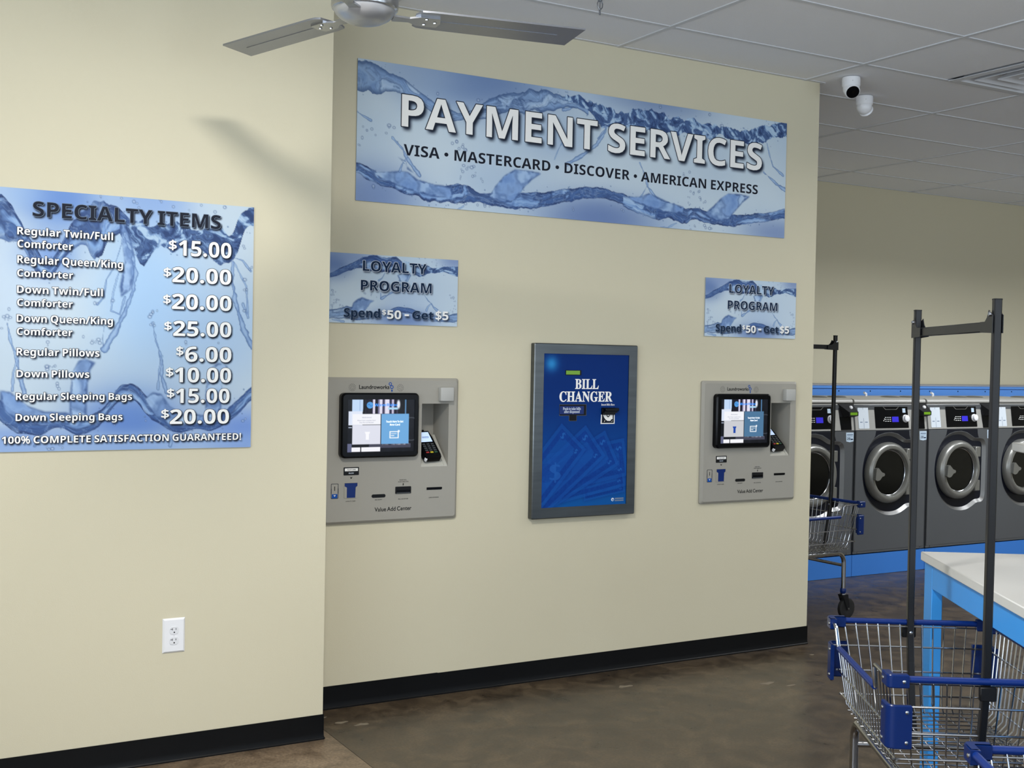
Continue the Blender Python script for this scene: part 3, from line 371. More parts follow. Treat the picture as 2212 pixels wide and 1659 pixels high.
GLY['l'] = {
'A': [245, [[133,251,107,251,0,0,37,0,68,74,174,74,208,0,245,0],[120,196,160,106,82,106]]],
'B': [206, [[27,0,113,0,141,3,163,10,180,22,191,36,197,51,199,67,195,90,183,109,164,124,139,132,139,133,156,142,168,154,175,168,177,186,175,202,169,217,159,230,144,240,124,247,100,250,27,250],[63,218,96,218,117,215,131,207,138,196,140,183,137,165,127,153,110,145,87,143,63,143],[63,111,107,111,131,108,149,100,159,88,162,72,160,58,151,45,135,36,109,32,63,32]]],
'C': [260, [[240,233,194,248,155,253,117,249,84,236,56,216,35,189,22,158,18,121,21,94,32,66,50,39,76,17,110,2,152,-3,180,-2,203,3,224,10,243,19,243,58,221,46,199,37,177,32,156,30,127,33,103,42,83,56,67,75,58,98,55,125,58,151,68,174,83,193,103,208,127,217,154,220,176,219,197,214,218,206,240,194]]],
'D': [275, [[28,0,125,0,164,5,196,18,223,38,242,64,254,93,258,125,255,155,244,184,226,210,201,231,167,245,125,250,28,250],[64,218,119,218,151,214,177,205,196,190,210,171,218,149,221,125,219,107,213,87,202,67,183,49,157,37,121,32,64,32]]],
'E': [183, [[169,250,27,250,27,0,173,0,173,32,63,32,63,110,166,110,166,142,63,142,63,218,169,218]]],
'F': [172, [[161,250,28,250,28,0,64,0,64,116,161,116,161,148,64,148,64,218,161,218]]],
'G': [271, [[247,123,163,123,163,91,211,91,211,40,184,33,157,30,128,33,104,42,84,56,68,75,59,98,55,125,59,151,68,174,83,193,103,208,126,217,152,220,174,219,197,214,219,206,242,196,242,232,193,249,152,253,116,249,84,236,57,216,36,190,23,159,18,124,23,89,36,58,56,33,83,13,115,1,151,-3,176,-2,200,1,223,8,247,17]]],
'H': [267, [[239,250,203,250,203,141,63,141,63,250,27,250,27,0,63,0,63,109,203,109,203,0,239,0]]],
'I': [92, [[64,250,28,250,28,0,64,0]]],
'J': [92, [[64,250,28,250,28,8,27,-10,26,-25,21,-36,14,-44,3,-49,-14,-50,-23,-50,-16,-84,-5,-84,17,-82,35,-74,48,-61,57,-45,62,-25,64,-3]]],
'K': [240, [[104,132,213,250,169,250,63,136,63,250,27,250,27,0,63,0,63,124,191,0,240,0]]],
'L': [180, [[63,250,27,250,27,0,176,0,176,32,63,32]]],
'M': [286, [[260,250,227,250,143,147,60,250,27,250,27,0,63,0,63,195,63,195,140,98,146,98,223,195,224,195,224,0,260,0]]],
'N': [286, [[259,250,225,250,225,56,56,250,27,250,27,0,61,0,61,192,228,0,259,0]]],
'O': [302, [[16,125,21,92,33,62,53,35,79,15,112,1,150,-3,189,2,223,15,249,36,269,62,281,92,285,125,281,159,269,189,249,215,222,236,189,249,151,253,113,249,80,235,53,215,33,189,21,159],[54,125,57,151,66,174,81,193,101,208,124,217,151,220,177,217,201,208,220,193,235,174,245,151,248,125,245,99,235,76,220,57,201,42,177,33,151,30,124,33,101,42,81,57,66,76,57,99]]],
'P': [187, [[26,250,26,0,62,0,62,108,99,108,125,111,147,118,163,128,174,143,181,159,183,178,181,197,175,214,164,229,149,240,129,247,104,250],[62,218,104,218,124,214,137,206,144,193,146,180,143,163,134,151,120,143,102,140,62,140]]],
'Q': [302, [[182,0,211,9,236,24,257,44,272,68,282,95,286,124,281,159,268,190,248,216,222,236,190,249,154,253,116,249,83,237,55,217,34,192,21,161,16,125,20,95,30,68,46,44,67,24,92,9,121,0,148,-18,178,-34,209,-45,244,-51,276,-19,275,-18,257,-21,236,-19,212,-12,182,0,182,0],[153,220,179,217,202,207,222,193,236,173,246,150,249,124,246,99,237,77,222,58,203,43,180,33,154,30,123,33,98,43,79,58,65,78,56,100,54,125,56,145,63,166,75,187,94,204,120,216]]],
'R': [221, [[28,250,28,0,64,0,64,109,79,109,93,107,107,99,124,82,146,51,179,0,221,0,187,49,174,71,161,90,147,106,132,119,149,129,163,143,171,160,173,180,171,200,163,217,151,231,135,241,115,248,91,250],[64,219,87,219,110,217,125,209,133,197,136,181,134,166,126,153,111,144,87,141,64,141]]],
'S': [168, [[146,236,119,249,91,253,69,251,51,245,35,235,24,222,17,206,15,187,23,157,43,135,69,117,95,101,115,83,123,60,120,50,113,39,100,32,82,29,64,31,47,38,31,50,16,65,16,20,32,10,49,2,67,-2,86,-3,114,2,136,16,151,37,156,65,148,98,128,122,102,140,76,155,56,171,48,191,51,203,59,213,72,219,88,221,101,220,115,216,130,208,146,195]]],
'T': [221, [[215,250,6,250,6,218,93,218,93,0,129,0,129,218,215,218]]],
'U': [260, [[238,250,202,250,202,104,201,88,199,73,194,61,186,50,176,42,163,36,146,31,127,30,112,31,98,35,85,42,73,51,66,60,62,70,59,84,58,102,58,250,22,250,22,95,26,64,38,39,55,20,76,7,100,-1,126,-3,161,0,188,9,210,25,225,45,234,69,238,98]]],
'V': [221, [[221,250,186,250,111,74,36,250,0,250,108,-2,115,-2]]],
'W': [382, [[382,250,346,250,278,78,208,250,174,250,105,78,36,250,0,250,101,-2,108,-2,191,202,273,-2,280,-2]]],
'X': [260, [[252,250,209,250,130,155,52,250,8,250,109,129,1,0,44,0,130,103,216,0,259,0,152,129]]],
'Y': [221, [[110,164,43,250,0,250,93,132,93,0,129,0,129,132,221,250,178,250]]],
'Z': [237, [[165,218,6,0,231,0,231,32,72,32,231,250,16,250,16,218]]],
'a': [157, [[151,29,141,23,133,21,129,22,127,29,127,114,123,138,110,155,91,165,67,168,51,167,36,162,23,155,13,146,13,110,25,122,38,131,51,135,65,137,78,135,87,130,93,121,95,108,95,99,66,89,46,82,28,72,15,58,10,37,12,22,21,9,33,0,50,-3,72,1,94,14,97,6,102,1,110,-2,119,-3,133,-1,151,10],[95,33,81,23,66,20,57,21,49,26,44,34,43,43,47,56,58,66,75,74,95,81]]],
'u': [183, [[160,0,160,165,128,165,128,47,119,37,109,30,99,25,88,24,74,26,63,33,57,45,55,60,55,165,22,165,22,62,26,34,38,14,56,1,79,-3,104,3,128,21,128,0]]],
'n': [183, [[55,165,22,165,22,0,55,0,55,118,76,136,96,142,109,139,120,131,126,118,128,102,128,0,161,0,161,102,157,131,145,152,127,164,105,168,91,166,78,161,66,154,56,143,55,143]]],
'd': [187, [[165,250,133,250,133,161,115,166,98,168,75,165,56,157,39,145,27,129,19,109,16,86,19,61,26,40,38,23,53,11,73,3,96,0,165,0],[133,27,100,27,76,32,60,43,52,60,49,81,53,105,64,123,81,134,102,139,117,137,133,132]]],
'r': [145, [[25,165,25,0,58,0,58,86,61,106,70,122,82,133,98,137,112,132,128,121,146,149,126,163,106,168,95,166,83,158,71,145,59,127,58,127,58,165]]],
'o': [202, [[100,168,77,165,56,157,38,144,25,127,16,107,13,84,16,60,24,39,38,21,55,8,76,0,100,-3,125,0,147,8,164,21,178,38,186,59,189,84,186,107,178,127,164,144,146,157,125,165],[100,139,122,134,140,123,152,106,156,84,152,60,141,41,123,30,100,26,78,30,61,42,50,60,47,84,51,106,62,123,78,134]]],
'w': [264, [[144,165,120,165,78,65,35,165,0,165,73,-3,84,-3,132,112,181,-3,191,-3,264,165,229,165,186,65]]],
'k': [176, [[169,165,130,165,57,84,139,0,183,0,98,84],[55,250,23,250,23,0,55,0]]],
's': [141, [[119,154,94,165,70,168,48,165,31,156,20,142,16,123,22,103,36,88,55,75,73,65,87,55,93,44,91,36,86,31,78,27,69,25,45,31,15,47,15,12,44,0,72,-3,94,0,111,10,122,25,126,45,124,57,118,68,107,79,89,91,59,111,49,124,51,130,55,135,62,138,71,139,93,135,119,122]]],
'l': [80, [[56,250,24,250,24,0,56,0]]],
'e': [176, [[161,48,132,33,103,28,82,31,65,40,54,56,48,77,163,77,161,105,155,128,144,145,130,158,112,165,92,168,71,165,52,157,36,145,25,128,18,108,15,84,17,62,24,41,36,23,51,9,71,0,95,-3,114,-2,131,1,146,8,161,16],[48,99,54,116,63,129,76,137,93,140,108,137,120,129,128,116,131,99]]],
't': [122, [[61,199,0,139,0,135,29,135,29,48,32,28,42,11,59,1,82,-3,102,0,122,8,122,38,103,29,85,26,77,27,69,31,64,39,61,51,61,135,113,135,113,165,61,165]]],
'h': [183, [[55,250,22,250,22,0,55,0,55,118,76,136,96,142,109,139,120,131,126,118,128,102,128,0,161,0,161,101,157,130,145,151,127,164,105,168,91,166,78,161,66,154,56,143,55,143]]],
'c': [161, [[144,157,121,165,96,168,73,165,53,157,37,144,25,126,18,105,15,79,18,56,26,36,38,20,55,7,75,-1,99,-3,126,0,148,6,148,38,125,30,104,27,81,31,64,42,52,59,48,82,52,105,62,122,78,134,99,138,120,134,144,122]]],
'i': [80, [[56,165,24,165,24,0,56,0],[60,214,58,222,54,228,48,232,40,234,33,232,27,228,22,222,21,214,22,207,27,201,33,197,40,195,48,197,54,201,58,207]]],
'y': [161, [[161,165,124,165,81,72,37,165,0,165,64,35,8,-84,44,-84]]],
'v': [161, [[76,-3,87,-3,159,165,124,165,81,63,37,165,1,165]]],
'!': [99, [[29,199,31,160,40,97,44,79,49,74,55,79,59,97,68,160,70,199,69,223,65,240,59,250,49,253,40,250,34,240,30,223],[50,41,41,39,34,34,30,27,28,19,30,10,34,3,41,-2,50,-3,58,-2,65,3,70,10,72,19,70,27,65,34,58,39]]],
}
for k in GLY.values():
    for ch in k: k[ch][1] = [list(zip(P[0::2], P[1::2])) for P in k[ch][1]]
for k in GLY.values():
    k[' '] = [78, []]
    k['•'] = [150, [[(75 + 46 * math.cos(i * PI / 8), 118 + 46 * math.sin(i * PI / 8)) for i in range(16)]]]
    k['.'] = [92, [[(46 + 31 * math.cos(i * PI / 8), 30 + 31 * math.sin(i * PI / 8)) for i in range(16)]]]
    k['-'] = [120, [[(15, 78), (105, 78), (105, 122), (15, 122)]]]
def layout(txt, font):
    x = 0; out = []; out_i = []; wd_ = 0; G = GLY[font]
    for ch in txt:
        adv, S = G[ch]
        for P in S: out.append(([((px + x) / 250, py / 250) for px, py in P], (len(out_i), ch in '$/%!' and font == 'b', wd_)))
        out_i.append(ch); wd_ += ch == ' '
        x += adv
    return out
def fit(txt, font, u0, u1, base, h):             # polygons in panel coordinates; base is height of baseline
    L = layout(txt, font); lo = min(p[0] for P, _ in L for p in P); hi = max(p[0] for P, _ in L for p in P)
    sx = (u1 - u0) / (hi - lo)
    return [([(u0 + (a - lo) * sx, base + b * h) for a, b in P], w) for P, w in L]
def lettering(name, L, y, m, parent, off=0.0, h=.03):      # one flat-print part per word
    for word in sorted({k[2] for _, k in L}):
        mm = M()
        for g in sorted({k for _, k in L if k[2] == word}):          # one fill per character, so swollen outlines may touch
            Q = [P for P, k in L if k == g]; v, f = fill2d(Q, h * .032 if g[1] else 0); mm.add(v, f, onwall(y))
            r = off
            if off > 0:                          # swell the character: a band along each edge, a disc at each corner
                for P in Q:
                    for i, ((ax, ay), (bx, by)) in enumerate(zip(P, P[1:] + P[:1])):
                        l_ = math.hypot(bx - ax, by - ay) or 1; nx, ny = -(by - ay) / l_ * r, (bx - ax) / l_ * r
                        mm.add([(ax + nx, ay + ny, 0), (ax - nx, ay - ny, 0), (bx - nx, by - ny, 0), (bx + nx, by + ny, 0)], [(0, 1, 2, 3)], onwall(y + .00006 + .00001 * (i % 4)))
                        mm.add([(ax + r * math.cos(q), ay + r * math.sin(q), 0) for q in (0, PI / 4, PI / 2, .75 * PI, PI, 1.25 * PI, 1.5 * PI, 1.75 * PI)], [tuple(range(8))], onwall(y + .00012 + .00001 * (i % 5)))
        o = mm.ob(name, m, parent, smooth=False)
    return o
